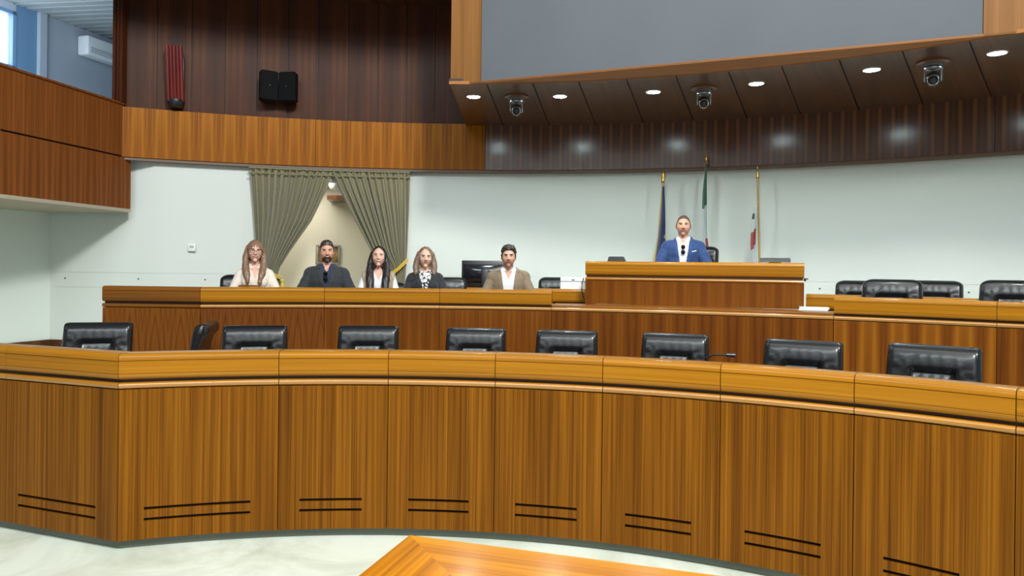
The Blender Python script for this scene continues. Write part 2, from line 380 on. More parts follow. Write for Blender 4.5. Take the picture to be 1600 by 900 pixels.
# podium
PL = Vector((.79, 7.93, 0)); PR = Vector((2.88, 7.25, 0)); pd = (PR-PL).normalized(); pn = Vector((-pd.y, pd.x, 0)); ZP = 1.722
def podium():
    mid = (PL+PR)/2; zb = Z2-.150
    o = empty('podium', (mid.x, mid.y, zb), 0, 'raised straight teak podium desk in front of the man in the blue suit', 'podium')
    loc = lambda p: Vector((p.x-mid.x, p.y-mid.y, 0)); path = [(loc(PL), pn), (loc(PR), pn)]; Z = lambda z: z-zb
    bm = bmesh.new(); sweep(bm, path, lip_prof(Z(ZP), .34, .150), .4); finish('top_rail', bm, M['lip'], o, 40)
    bm = bmesh.new(); sweep(bm, [(p+pd*s, n) for (p, n), s in zip(path, (.01, -.01))], [(.03, Z(ZP-.17)), (.03, Z(ZP-.145)), (.3, Z(ZP-.145)), (.3, Z(ZP-.17))]); finish('recess_strip', bm, M['gap'], o)
    bm = bmesh.new(); sweep(bm, path, rrect(0, .34, Z(ZP-.205), Z(ZP-.17), .017, 4, (1, 1, 0, 0)), .4); finish('trim_rail', bm, M['trim'], o, 40)
    bm = bmesh.new(); sweep(bm, path, [(.008, 0), (.008, Z(ZP-.207)), (.33, Z(ZP-.207)), (.33, 0)], .2); finish('front_panel', bm, M['panel2'], o)
    bm = bmesh.new(); sweep(bm, path, [(.34, Z(ZP-.2)), (.34, Z(ZP-.165)), (.55, Z(ZP-.165)), (.55, Z(ZP-.2))], .2); finish('worktop', bm, M['lip'], o)
podium()

# ------------------------------------------------------------------ floors and platforms
bm = bmesh.new(); prism(bm, [(-9, -3), (9, -3), (9, 14), (-9, 14)], -.2, FL); struct('floor', bm, M['floor'])
def slab(name, front, z0, z1, mat):
    bm = bmesh.new(); prism(bm, [(p.x, p.y) for p in front]+[(9, 13), (-9, 13)], z0, z1); return struct(name, bm, mat)
fr1 = [F_end+fdir*4.2+fn*.10, K+nm*.10]+[pol(R1+.10, a) for a in np.arange(seam1[0]+1, seam1[-1]+25, 2)]
slab('floor_platform_low', fr1, FL+.001, F1, M['floor'])
fr2 = [E2+f2d*4+f2n*.10, K2+nm2*.10]+[pol(R2+.10, a) for a in np.arange(seam2[0]+1, seam2[-1]+20, 2)]
slab('floor_platform_high', fr2, F1+.001, F2, M['floor'])
F3 = .93
bm = bmesh.new(); a = PL+pn*.36-pd*.0; b = PR+pn*.36+pd*.0; prism(bm, [(a.x, a.y), (b.x, b.y), tuple(pol(9.55, 21)[:2]), tuple(pol(9.58, 16)[:2]), tuple(pol(9.55, 10)[:2])], F2+.001, F3); struct('floor_podium', bm, M['floor'])
# ------------------------------------------------------------------ back wall with the curtained opening
ZB0, ZB1 = 2.92, 3.52
aD0, aD1 = phx(402, RW+.05), phx(630, RW+.05)
wc = Vector((-5.8, 9.25, 0)); wl1 = Vector((-6.04, 8.68, 0)); wdir = (wl1-wc).normalized()
aW0 = -22.0
def wall_path(a0, a1): return arc_path(RW+.05, a0, a1, 1.5)
wp = Vector((math.sin(R_(aW0)), math.cos(R_(aW0)), 0)); sn = pol(RW+.05, aW0)-wc; sn = Vector((-sn.y, sn.x, 0)).normalized()
bm = bmesh.new()
def wsec(path, z0, z1): sweep(bm, path, [(0, z0), (0, z1), (.16, z1), (.16, z0)])
wsec([(wc, sn), (pol(RW+.05, aW0), mitre(sn, wp))]+arc_path(RW+.05, aW0, aD0, 1.5)[1:], .0, 3.5)
wsec(wall_path(aD0, aD1), 2.74, 3.5)
wsec(wall_path(aD1, 62), .0, 3.5)
struct('wall_back', bm, M['wall'], 30)
bm = bmesh.new(); lw = wc+wdir*6; ln = Vector((-wdir.y, wdir.x, 0)); ln = ln if ln.x < 0 else -ln
prism(bm, [tuple(wc[:2]), tuple(lw[:2]), tuple((lw+ln*.16)[:2]), tuple((wc+ln*.16)[:2])], 0, 2.9); struct('wall_left', bm, M['wall_side'])
# thin incised lines of the wall's lower panel strip
bm = bmesh.new()
for z in (1.52, 1.335):
    p0 = arc_path(RW+.05, aW0, aD0, 1.5); sweep(bm, [(wc+(pol(RW+.05, aW0)-wc).normalized()*.05, sn), (p0[0][0], mitre(sn, wp))]+p0[1:], [(-.003, z-.002), (-.003, z+.002), (.001, z+.002), (.001, z-.002)])
    sweep(bm, wall_path(aD1+.5, 60), [(-.003, z-.002), (-.003, z+.002), (.001, z+.002), (.001, z-.002)])
struct('trim_1', bm, plain('grey_joint', (.52, .57, .55), .8))
# baseboards
bm = bmesh.new(); s_ = Vector((-ln.x, -ln.y, 0))
prism(bm, [tuple((wc+s_*.02+wdir*.0)[:2]), tuple((lw+s_*.02)[:2]), tuple((lw)[:2]), tuple(wc[:2])], F2, F2+.09); uvbox(bm); struct('baseboard_left', bm, M['soffit'])
bm = bmesh.new(); sweep(bm, [(wc, sn), (pol(RW+.05, aW0), mitre(sn, wp))]+arc_path(RW+.05, aW0, aD0, 1.5)[1:], [(-.02, F2), (-.02, F2+.09), (-.001, F2+.09), (-.001, F2)]); sweep(bm, wall_path(aD1, 60), [(-.02, F2), (-.02, F2+.09), (-.001, F2+.09), (-.001, F2)]); struct('baseboard_back', bm, M['soffit'])
# vestibule behind the curtains
M['cream'] = plain('cream_plaster', (.60, .57, .47), .8)
bm = bmesh.new(); dm = (aD0+aD1)/2; dn = (pol(1, dm)-pol(0, dm)); dt = Vector((dn.y, -dn.x, 0))
c0 = pol(RW+.21, dm)
def vb(x0, x1, y0, y1, z0, z1): 
    ps = [c0+dt*x+dn*y for x, y in ((x0, y0), (x1, y0), (x1, y1), (x0, y1))]; prism(bm, [tuple(p[:2]) for p in ps], z0, z1)
vb(-1.6, 1.9, 1.5, 1.62, F2, 3.0); vb(-1.55, -1.45, .05, 1.5, F2, 3.0); vb(1.75, 1.85, .05, 1.5, F2, 3.0); vb(-1.6, 1.9, .02, 1.62, 2.86, 3.0)
vb(.62, 1.75, .55, 1.5, F2, 2.86)
struct('wall_vestibule', bm, M['cream'])
bm = bmesh.new(); vb(-.16, .12, .9, 1.45, 2.60, 2.66); uvbox(bm); struct('trim_2', bm, M['soffit'])
vl = bpy.data.lights.new('vestibule_lamp', 'AREA'); vl.energy = 22; vl.size = .7; vl.color = (1, .95, .84); vo = bpy.data.objects.new('vestibule_lamp', vl); COL.objects.link(vo); p = c0+dt*-.4+dn*.7; vo.location = (p.x, p.y, 2.83)
p = c0+dt*-.02+dn*.55; o = empty('ceiling_lamp', (p.x, p.y, 2.86), 0, 'small white dome fixture above the curtained doorway', 'lamp')
bm = bmesh.new(); lathe(bm, [(.02, -.16), (.075, -.14), (.09, -.10), (.085, -.03)], 20); finish('shade', bm, M['white'], o, 60)
bm = bmesh.new(); cyl(bm, (0, 0, -.04), (0, 0, 0), .05); finish('mount', bm, M['metal'], o, 40)
# painting in vestibule
p = c0+dt*-.18+dn*1.485; o = empty('painting', (p.x, p.y, 1.80), -R_(dm), 'dark framed painting hanging in the doorway behind the bearded man', 'painting')
bm = bmesh.new()
for x, z, sx, sz in ((0, .135, .36, .03), (0, -.135, .36, .03), (-.165, 0, .03, .28), (.165, 0, .03, .28)): box(bm, (x, -.02, z), (sx, .035, sz), bev=.004)
finish('frame', bm, plain('old_silver_frame', (.26, .26, .22), .4, .3), o, 30)
bm = bmesh.new(); box(bm, (0, -.012, 0), (.32, .015, .26)); finish('canvas', bm, plain('painted_canvas', (.18, .11, .035), .6, var=.85, bscale=11), o)

# ------------------------------------------------------------------ wood band around the hall
bm = bmesh.new(); bs = [phx(190, RW, 200), phx(494, RW, 230), phx(759, RW, 230)]
def panels_arc(bm, R, cuts, z0, z1, th, gap=.004, uoff=0, mi=0):
    g = math.degrees(gap/R)
    for i in range(len(cuts)-1):
        sweep(bm, arc_path(R, cuts[i]+g, cuts[i+1]-g, 1.5), [(0, z0), (0, z1), (th, z1), (th, z0)], uoff+math.radians(cuts[i])*R, mi)
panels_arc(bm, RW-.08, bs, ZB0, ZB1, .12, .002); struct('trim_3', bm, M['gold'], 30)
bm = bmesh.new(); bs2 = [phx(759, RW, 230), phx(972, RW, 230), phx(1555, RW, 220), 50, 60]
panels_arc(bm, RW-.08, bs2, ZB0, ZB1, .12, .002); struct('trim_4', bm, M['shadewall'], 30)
bm = bmesh.new(); panels_arc(bm, RW-.06, [bs[0], 60], ZB0-.035, ZB0+.0, .10, 0); struct('trim_5', bm, plain('brown_shadow_strip', (.16, .10, .07), .6), 30)  # thin strip below the band, its shadow put in as brown colour
# dark upper wall of vertical panels
bm = bmesh.new(); cuts = [phx(x, RW+.06, 120) for x in (186, 246, 300, 352, 402, 451, 498, 545, 591, 636, 680, 724, 768)]
panels_arc(bm, RW+.02, cuts, ZB1, 5.1, .03, .006); panels_arc(bm, RW+.045, [cuts[0], 40], ZB1-.1, 5.6, .1, 0, 0, 1)
struct('wall_upper', bm, [M['darkwall'], M['dark']], 30)
# ceiling of the recess
bm = bmesh.new(); n = 30; pi = [pol(7.45, bs[0]-3+(48)*i/n) for i in range(n+1)]; po = [pol(RW+.1, bs[0]-3+(48)*i/n) for i in range(n+1)]
prism(bm, [tuple(p[:2]) for p in pi+po[::-1]], 5.1, 5.25); uvbox(bm); struct('ceiling', bm, M['soffit'])
# ------------------------------------------------------------------ bulkhead with screen
aS0 = .7; ZS = 3.5; RS = 7.45
def rsp(a, d=0): return pol(RS-.15*max(0, a-aS0)/38+d, a)
sx = [phi(at(x, y, ZS)) for x, y in ((762.7, 136), (834, 134), (906, 132), (980, 127), (1057, 121), (1139, 113), (1222, 105), (1312, 94.6), (1410, 80), (1515, 65))]
sc = [aS0]+sx+[sx[-1]+5, sx[-1]+10]
bm = bmesh.new(); uvl = bm.loops.layers.uv.verify()
for i in range(len(sc)-1):
    g = .045; a0, a1 = sc[i]+g, sc[i+1]-g; k = 4
    poly = [rsp(a0+(a1-a0)*j/k) for j in range(k+1)]+[pol(RW-.07, a1-(a1-a0)*j/k) for j in range(k+1)]
    fs = prism(bm, [tuple(p[:2]) for p in poly], ZS, ZS+.02)
    for f in fs:
        for l in f.loops:
            q = l.vert.co; rr = math.hypot(q.x-CX, q.y-CY); l[uvl].uv = (R_(phi(q))*8+i*3.3, rr)
fs = prism(bm, [tuple(p[:2]) for p in [rsp(aS0+(sc[-1]-aS0)*j/30, .01) for j in range(31)]+[pol(RW, sc[-1]-(sc[-1]-aS0)*j/30) for j in range(31)]], ZS+.02, ZS+.05, 1)
struct('ceiling_soffit', bm, [M['soffit'], M['dark']])
SA = Vector((-.648, 7.505, 0)); sdir = Vector((4.04, -1.667, 0)).normalized(); snn = Vector((-sdir.y, sdir.x, 0)); SB = SA+sdir*5.6; ZT = 6.6; ZF = 3.491
def along(s, r=0): return SA+sdir*s+snn*r
bm = bmesh.new()
def fr(s0, s1, z0, z1, r0=0, r1=.06):
    ps = [along(s0, r0), along(s1, r0), along(s1, r1), along(s0, r1)]; prism(bm, [tuple(p[:2]) for p in ps], z0, z1)
sL = .331; sR = sL+4.318
fr(0, sL, ZF, ZT); fr(sR, 5.6, ZF, ZT); uvbox(bm); struct('trim_6', bm, M['frame'])
bm = bmesh.new(); fr(sL, sR, ZF, ZF+.017, 0, .06); sweep(bm, [(rsp(a_, -.012), Vector((math.sin(R_(a_)), math.cos(R_(a_)), 0))) for a_ in np.linspace(aS0, 44, 24)], [(0, ZS-.012), (0, ZS+.02), (.011, ZS+.02), (.011, ZS-.012)]); uvbox(bm); struct('trim_7', bm, M['frame_h'])
# light wood ledge between the straight frame and the curved soffit
bm = bmesh.new(); ss = [s for s in np.linspace(0, 5.6, 560) if (along(s)-pol(0, 0)).length < (rsp(phi(along(s)), -.006)-pol(0, 0)).length]; s0_, sX = min(ss), max(ss); arcp = [rsp(a, -.006) for a in np.linspace(phi(along(s0_)), phi(along(sX)), 26)]
prism(bm, [tuple(p[:2]) for p in [along(s0_, .0), along(sX, .0)]+arcp[::-1]], ZF+.003, ZF+.013); uvbox(bm); struct('trim_8', bm, M['frame_h'])
bm = bmesh.new(); fs = prism(bm, [tuple(p[:2]) for p in [along(-.0, .06), along(5.6, .06), along(5.6, .12), pol(RW-.1, 44), pol(RW-.1, 22), pol(RW-.1, .7)]], ZS+.06, ZT); uvbox(bm); struct('wall_bulkhead', bm, M['frame'])
bm = bmesh.new(); ps = [along(sL+.002, .02), along(sR-.002, .02), along(sR-.002, .055), along(sL+.002, .055)]; prism(bm, [tuple(p[:2]) for p in ps], ZF+.018, ZT-.05)
o = finish('projection_screen', bm, M['screen']); tag(o, 'large dark grey blank projection screen set in a wooden frame above the soffit', 'screen')
# ------------------------------------------------------------------ balcony at the left
BA = Vector((-4.98, 7.12, 0)); BB = Vector((-4.66, 8.98, 0)); bd = (BB-BA).normalized(); bn = Vector((-bd.y, bd.x, 0))   # bn points out of the hall
def bpx(px, py=150):
    k = ((px-800)+(py-417)*.012)/1150; t = (k*BA.y-BA.x)/(bd.x-k*bd.y); return t
cb = [-3.6, -2.6, -1.75, -.9, bpx(41), bpx(121), bpx(192)]
bm = bmesh.new()
def bal(bm, s0, s1, z0, z1, r0, r1, g=.004, mi=0):
    ps = [BA+bd*(s0+g)+bn*r0, BA+bd*(s1-g)+bn*r0, BA+bd*(s1-g)+bn*r1, BA+bd*(s0+g)+bn*r1]; return prism(bm, [tuple(p[:2]) for p in ps], z0, z1, mi)
for i in range(len(cb)-1): bal(bm, cb[i], cb[i+1], 2.93, 3.535, 0, .03)
cb2 = cb[:-1]+[bpx(204.5, 300)]
for i in range(len(cb2)-1): bal(bm, cb2[i], cb2[i+1], 2.30, 2.91, 0, .03)
bal(bm, cb[0], cb2[-1]-.01, 2.30, 3.53, .03, .10, 0, 1)
uvbox(bm); struct('wall_balcony', bm, [M['balcony'], M['dark']])
bm = bmesh.new(); bal(bm, cb[0], cb[-1]+.02, 3.537, 3.56, -.015, .16); uvbox(bm); struct('trim_9', bm, M['balcony'])
bm = bmesh.new(); bal(bm, cb[0], cb2[-1], 2.26, 2.298, .0, 1.5, 0); struct('floor_balcony', bm, plain('balcony_underside', (.42, .36, .28), .7))
# booth behind the balcony
bm = bmesh.new(); q0 = Vector((-6.6, 10.3, 0)); qd = Vector((.36, 1.2, 0)).normalized(); qn = Vector((-qd.y, qd.x, 0))
def bw(bm, s0, s1, z0, z1, r0=0, r1=.15): ps = [q0+qd*s0+qn*r0, q0+qd*s1+qn*r0, q0+qd*s1+qn*r1, q0+qd*s0+qn*r1]; prism(bm, [tuple(p[:2]) for p in ps], z0, z1)
def bs_(px): k = (px-800-3.5)/1150; return (k*q0.y-q0.x)/(qd.x-k*qd.y)
sw1 = bs_(24)
bw(bm, bs_(57), 4, 2.5, 5.1); bw(bm, -6, sw1, 2.5, 4.24); bw(bm, -6, sw1, 4.98, 5.1); bw(bm, -6, -1.9, 4.24, 4.98)
M['booth'] = plain('grey_booth_plaster', (.40, .44, .50), .8)
M['booth_blue'] = plain('blue_booth_paint', (.13, .24, .38), .7)
struct('wall_booth', bm, M['booth'])
bm = bmesh.new(); bw(bm, sw1, bs_(57), 2.5, 5.1); struct('wall_booth_blue', bm, M['booth_blue'])
bm = bmesh.new(); bw(bm, bs_(57), bs_(68), 2.5, 5.1, -.06, 0); struct('trim_10', bm, M['booth'])
bm = bmesh.new(); bw(bm, -1.9, sw1, 4.24, 4.98, .08, .12); w1 = struct('window_1', bm, plain('bright_daylight_pane', (.8, .9, 1), .3, emit=(.82, .93, 1), es=3.0))
bm = bmesh.new(); bw(bm, -1.9, sw1, 4.22, 4.27, -.01, .1); bw(bm, -1.9, sw1, 4.95, 5.0, -.01, .1); bw(bm, sw1-.05, sw1, 4.22, 5.0, -.01, .1); finish('window_frame', bm, plain('blue_grey_frame', (.16, .27, .42), .4), w1)
bm = bmesh.new()
prism(bm, [(-12, 6), (-4.6, 6), (-4.5, 14), (-9, 14)], 5.13, 5.2)
for k in range(46):
    c = q0+Vector((1.5, 0, 0))+Vector((.02, -3.4+.16*k, 0)); box(bm, (c.x-1.5, c.y, 5.115), (5.5, .11, .03), Matrix.Rotation(R_(-8), 3, 'Z'))
struct('ceiling_booth', bm, M['slats'])
bm = bmesh.new(); prism(bm, [(-9, 4.2), (-5.15, 4.2), (-4.95, 8.2), (-4.9, 9.9), (-5, 13), (-9, 13)], 2.9, 2.96); struct('floor_booth', bm, M['wall_side'])
bm = bmesh.new(); prism(bm, [(-4.72, 9.1), (-4.62, 9.1), (-5.0, 13), (-5.2, 13)], 2.96, 5.1); prism(bm, [(-9, 12.9), (-4.6, 12.9), (-4.6, 13), (-9, 13)], 2.96, 5.1); struct('wall_booth_side', bm, M['booth'])
bl = area('booth_daylight', (-6.2, 8.6, 4.6), (-6.3, 12, 4.2), 1.4, .8, 26, (.70, .86, 1))
# air conditioner on the booth wall
s0, s1 = bs_(119), bs_(119)+1.15; c = q0+qd*((s0+s1)/2)
o = empty('air_conditioner', (c.x, c.y, 4.83), math.atan2(qd.y, qd.x), 'white wall-mounted air conditioner in the booth above the balcony', 'air conditioner')
bm = bmesh.new(); box(bm, (0, -.11, 0), (s1-s0, .2, .29), bev=.03, seg=3); finish('case', bm, M['white'], o, 40)
bm = bmesh.new()
for k in range(3): box(bm, (0, -.205-.004*k, -.09+.03*k), (s1-s0-.1, .02, .008))
finish('louvre', bm, plain('grey_louvre', (.35, .38, .4), .5), o)
# dark post where the balcony meets the band
p = at(182.5, 120, 4.2); bp_ = BA+bd*(cb[-1]-.03)
bm = bmesh.new()
for k, (dx, wd) in enumerate(((-.055, .035), (-.01, .03), (.03, .035))): 
    c = bp_+Vector((dx*1.0-.02, .02, 0)); box(bm, (c.x, c.y, 4.33), (wd, .10, 1.54))
uvbox(bm); struct('trim_11', bm, M['darkwall'])
def onR(px, py, R):
    a = phx(px, R, py); p = pol(R, a); th = .012; b = -(px-800)*math.sin(th)+(py-417)*math.cos(th)
    return a, 1.65-b*p.y/1150
def atD(px, py, D):
    th = .012; dx = px-800; dy = py-417; a = dx*math.cos(th)+dy*math.sin(th); b = -dx*math.sin(th)+dy*math.cos(th)
    return Vector((a*D/1150, D, 1.65-b*D/1150))
# ------------------------------------------------------------------ loose table in the foreground
def table():
    c0, c1, c2 = at(640, 836, .76), at(560, 900, .76), at(1085, 900, .76)
    e1 = (c1-c0); e1.z = 0; e1.normalize(); e2 = Vector((-e1.y, e1.x, 0)); e2 = e2 if e2.x > 0 else -e2
    W, H = 1.9, .95
    o = empty('table', (c0.x, c0.y, 0), math.atan2(e2.y, e2.x), 'loose orange-toned wooden table in the foreground with mitred veneer top', 'table')
    bm = bmesh.new(); uv = bm.loops.layers.uv.verify()
    P = [(0, 0), (W, 0), (W, -H), (0, -H)]; I = [(H/2, -H/2), (W-H/2, -H/2)]
    for poly, g in (([P[0], P[1], I[1], I[0]], 0), ([P[1], P[2], I[1]], 1), ([P[2], P[3], I[0], I[1]], 0), ([P[3], P[0], I[0]], 1)):
        f = bm.faces.new([bm.verts.new((x, y, .76)) for x, y in poly[::-1]])
        for l in f.loops:
            x, y = l.vert.co.x, l.vert.co.y; l[uv].uv = (x, y) if g == 0 else (y+5, x)
    for i in range(4):
        a, b = P[i], P[(i+1) % 4]; f = bm.faces.new([bm.verts.new(q) for q in ((*a, .76), (*b, .76), (*b, .73), (*a, .73))])
        for l in f.loops: l[uv].uv = ((l.vert.co.x+l.vert.co.y), l.vert.co.z)
    bm.faces.new([bm.verts.new((x, y, .73)) for x, y in P]); bmesh.ops.remove_doubles(bm, verts=bm.verts, dist=1e-5)
    finish('tabletop', bm, M['tabletop'], o)
    bm = bmesh.new()
    for c, s in (((W/2, -.07, .69), (W-.2, .025, .08)), ((W/2, -H+.07, .69), (W-.2, .025, .08)), ((.07, -H/2, .69), (.025, H-.2, .08)), ((W-.07, -H/2, .69), (.025, H-.2, .08))): box(bm, c, s)
    uvbox(bm); finish('apron', bm, M['lip'], o)
    for x in (.07, W-.07):
        for y in (-.07, -H+.07):
            bm = bmesh.new(); box(bm, (x, y, .3375), (.06, .06, .785), bev=.006); uvbox(bm); finish('leg', bm, M['lip'], o)
table()
# ------------------------------------------------------------------ black leather chairs
def sstep(a, b, x):
    t = max(0, min(1, (x-a)/(b-a))); return t*t*(3-2*t)
def backrest_bm(soft=False):
    bm = bmesh.new(); T = .50; prof = []
    nf = 22
    for i in range(nf): prof.append((T*.86*i/(nf-1)*.98, 'f'))
    na = 16; nb = 10; W = .27; nx = 49
    rings = []
    for ix in range(nx):
        u = -1+2*ix/(nx-1); x = W*math.sin(u*math.pi/2*.92)/math.sin(math.pi/2*.92)
        ew = .10 if soft else .045; edge = max(0, (abs(x)-(W-ew))/ew); k = math.sqrt(max(0, 1-(max(0, (abs(x)-(W-.045))/.045))**2*.92)); drop = (.060*(1-math.sqrt(max(0, 1-edge**2))) if soft else .012*edge**2.5)
        ring = []
        def crease(xx, t):
            # pleats fanning out of the corner of the sunken centre panel
            sx = 1 if xx > 0 else -1; dx = abs(xx)-.125; dt = t-.325
            r = math.hypot(dx, dt); ang = math.atan2(dt, dx)
            c = math.sin(ang*7+sx*.8+1.6*math.sin(ang*2.3+sx))*.0042*sstep(.008, .04, r)*(1-sstep(.07, .15, r))*(1 if dx > -.03 else .18)*(1-sstep(.02, .07, dt)*.75)
            c += .0010*math.sin(xx*95+t*20)*sstep(.28, .33, t)*(1-abs(xx)/.3)
            if abs(xx) < .12 and t < .3: c += .0016*math.sin(xx*110+math.sin(t*30))*(sstep(.05, .25, t))
            return c
        for i in range(nf):
            t = .42*i/(nf-1)
            sunk = (1-sstep(.112, .138, abs(x)-.10*(.33-t)))*(1-sstep(.322, .342, t))*max(0, 1-(.33-t)/.20)
            d = .052+.012*sstep(.28, .38, t)-.046*sunk+crease(x, t)
            ring.append((t, d*k))
        for i in range(1, na):
            a = R_(0+215*i/(na-1)); rr = .066
            ring.append((.42+(rr*math.sin(a))*(1)-drop*math.sin(min(a, math.pi)), (-.002+rr*math.cos(a))*k+(.0 if a < 3 else 0)))
        t_end = ring[-1][0]
        for i in range(1, nb): ring.append((t_end*(1-i/(nb-1)), -.042*k))
        rings.append([bm.verts.new((x*(1-.05*t/T), .235+.26*t-d, .46+t*.965)) for t, d in ring])
    n = len(rings[0])
    for a, b in zip(rings, rings[1:]):
        for j in range(n): bm.faces.new((a[j], b[j], b[(j+1) % n], a[(j+1) % n]))
    bm.faces.new(rings[0]); bm.faces.new(rings[-1][::-1]); bmesh.ops.recalc_face_normals(bm, faces=bm.faces)
    return bm
def make_chair(soft=False):
    o = empty('leather_chair', (0, 0, 0)); o['category'] = 'chair'
    finish('backrest', backrest_bm(soft), M['leather'], o, 180)
    for s in (() if soft else (-1, 1)):      # pleated end of the rolled top edge
        bm = bmesh.new(); c = Vector((s*.237, .235+.26*.42+.004, .46+.42*.965)); nr = 36; rs = []
        for k, (r, h) in enumerate(((.058, -.012), (.060, .0), (.050, .012), (.036, .016), (.022, .014), (.012, .006))):
            rs.append([bm.verts.new(c+Vector((s*(h+(.0035*math.cos(i/nr*2*math.pi*12) if 0 < k < 5 else 0)), r*math.cos(2*math.pi*i/nr), r*math.sin(2*math.pi*i/nr)))) for i in range(nr)])
        for a, b in zip(rs, rs[1:]):
            for i in range(nr): bm.faces.new((a[i], a[(i+1) % nr], b[(i+1) % nr], b[i]))
        bm.faces.new(rs[-1]); bmesh.ops.recalc_face_normals(bm, faces=bm.faces); cap = finish('roll_end', bm, M['leather'], o, 180)
        bm = bmesh.new(); sphere(bm, c+Vector((s*.008, 0, 0)), (.007, .011, .011), 12, 8); finish('button', bm, M['leather'], cap, 180)
    bm = bmesh.new(); box(bm, (0, -.02, .42), (.52, .50, .13), bev=.05, seg=5)
    bmesh.ops.subdivide_edges(bm, edges=[e for e in bm.edges if e.calc_length() > .2], cuts=8, use_grid_fill=True)
    for v in bm.verts:
        if v.co.z > .47: v.co.z += .015*math.cos(v.co.x*5)*math.cos(v.co.y*5)+.003*math.sin(v.co.x*60)
    finish('seat', bm, M['leather'], o, 180)
    for s in (-1, 1):
        bm = bmesh.new(); tube(bm, [(s*.22, .25, .52), (s*.235, .27, .40), (s*.2, .12, .35), (s*.1, 0, .34)], .016); finish('back_bracket', bm, M['black'], o, 60)
    bm = bmesh.new(); cyl(bm, (0, 0, .12), (0, 0, .36), .028, .024, 16); cyl(bm, (0, 0, .34), (0, 0, .365), .11, .11, 16); finish('gas_column', bm, M['metal'], o, 40)
    bm = bmesh.new()
    for k in range(5):
        a = 2*math.pi*k/5+.3; tube(bm, [(0, 0, .12), (.15*math.cos(a), .15*math.sin(a), .11), (.30*math.cos(a), .30*math.sin(a), .075)], .022, 8, [1.1, .9, .6])
    sb = finish('star_base', bm, M['black'], o, 60)
    for k in range(5):
        a = 2*math.pi*k/5+.3; c = Vector((.30*math.cos(a), .30*math.sin(a), .03)); t = Vector((-math.sin(a), math.cos(a), 0))*.018
        bm = bmesh.new(); cyl(bm, c-t, c+t, .03, None, 14); finish('caster', bm, M['black'], sb, 40)
    return o
def children(o): return [x for x in bpy.data.objects if x.parent == o]
def copy_tree(o, parent=None):
    c = o.copy(); COL.objects.link(c)
    if parent: c.parent = parent
    for ch in children(o): copy_tree(ch, c)
    return c
protos = {False: make_chair(), True: make_chair(True)}; used = set()
def chair(px, D, ztop, floor, yaw, label, group, R=None):
    """px = photo column of the middle of the backrest, D its distance, yaw added to facing the room centre"""
    p = atD(px, 500 if D < 7 else 440, D); a = -phi(p)+yaw
    rot = Matrix.Rotation(R_(a), 3, 'Z'); off = rot @ Vector((0, .33, 0))
    soft = group != g1; o = protos[soft] if soft not in used else copy_tree(protos[soft]); used.add(soft)
    o.location = (p.x-off.x, p.y-off.y, floor); o.rotation_euler = (0, 0, R_(a)); o['label'] = label; o['group'] = group
    lift = (ztop-floor)-.93
    for ch in children(o):
        b = ch.name.split('.')[0]
        if b not in ('star_base',): ch.location.z = lift
    return o
g1 = 'black leather chairs behind the front desk row'
chair(154, 6.15, 1.145, F1, -8, 'black leather chair at the far left, alone left of the second desk row corner', g1)
chair(320, 6.7, 1.115, F1, 264, 'black leather chair turned sideways, showing the pleated end of its rolled top', g1)
chair(399, 6.15, 1.135, F1, 0, 'black leather chair directly right of the sideways-turned chair', g1)
chair(576, 6.4, 1.125, F1, 0, 'black leather chair in the front row below the bearded and black-haired pair', g1)
chair(744, 6.4, 1.115, F1, 0, 'black leather chair in the front row below the black monitor', g1)
chair(886, 6.2, 1.12, F1, 0, 'black leather chair in the front row just left of the podium', g1)
chair(1055, 5.8, 1.14, F1, 0, 'black leather chair in the front row below the man in the blue suit', g1)
chair(1255, 5.15, 1.16, F1, 0, 'black leather chair in the front row, right of the microphone tip', g1)
chair(1459, 4.62, 1.19, F1, 0, 'largest-looking black leather chair, rightmost of the front row', g1)
g2 = 'black leather chairs of the second desk row'
chair(383, 8.15, 1.53, F2, 0, 'black chair of the woman with glasses, its side peeking out left of her', g2)
chair(509, 8.3, 1.50, F2, 6, 'black chair hidden behind the bearded man in dark jacket', g2)
chair(601, 8.35, 1.46, F2, 0, 'black chair hidden behind the black-haired woman', g2)
chair(694, 8.4, 1.525, F2, 0, 'black chair showing to the right of the woman in a black blazer', g2)
chair(1394, 7.08, 1.575, F2, 0, 'black leather chair standing alone right of the podium, nearer row', g2)
chair(1583, 6.62, 1.585, F2, 0, 'black leather chair at the right photo edge behind the second desk row', g2)
chair(795, 8.35, 1.46, F2, 0, 'black chair hidden behind the curly-haired man', g2)
g3 = 'black leather chairs behind the rear desks'
chair(874, 9.1, 1.53, F2, 0, 'black chair behind the white box, left of the podium', g3)
chair(1345, 8.2, 1.545, F2, 0, 'black rear-row chair whose left side shows left of the lone nearer chair', g3)
chair(1461, 7.85, 1.56, F2, 0, 'black rear-row chair peeking out right of the lone nearer chair', g3)
chair(1087, 8.72, F3+.99, F3, -6, 'dark chair behind the man in the blue suit', g3)
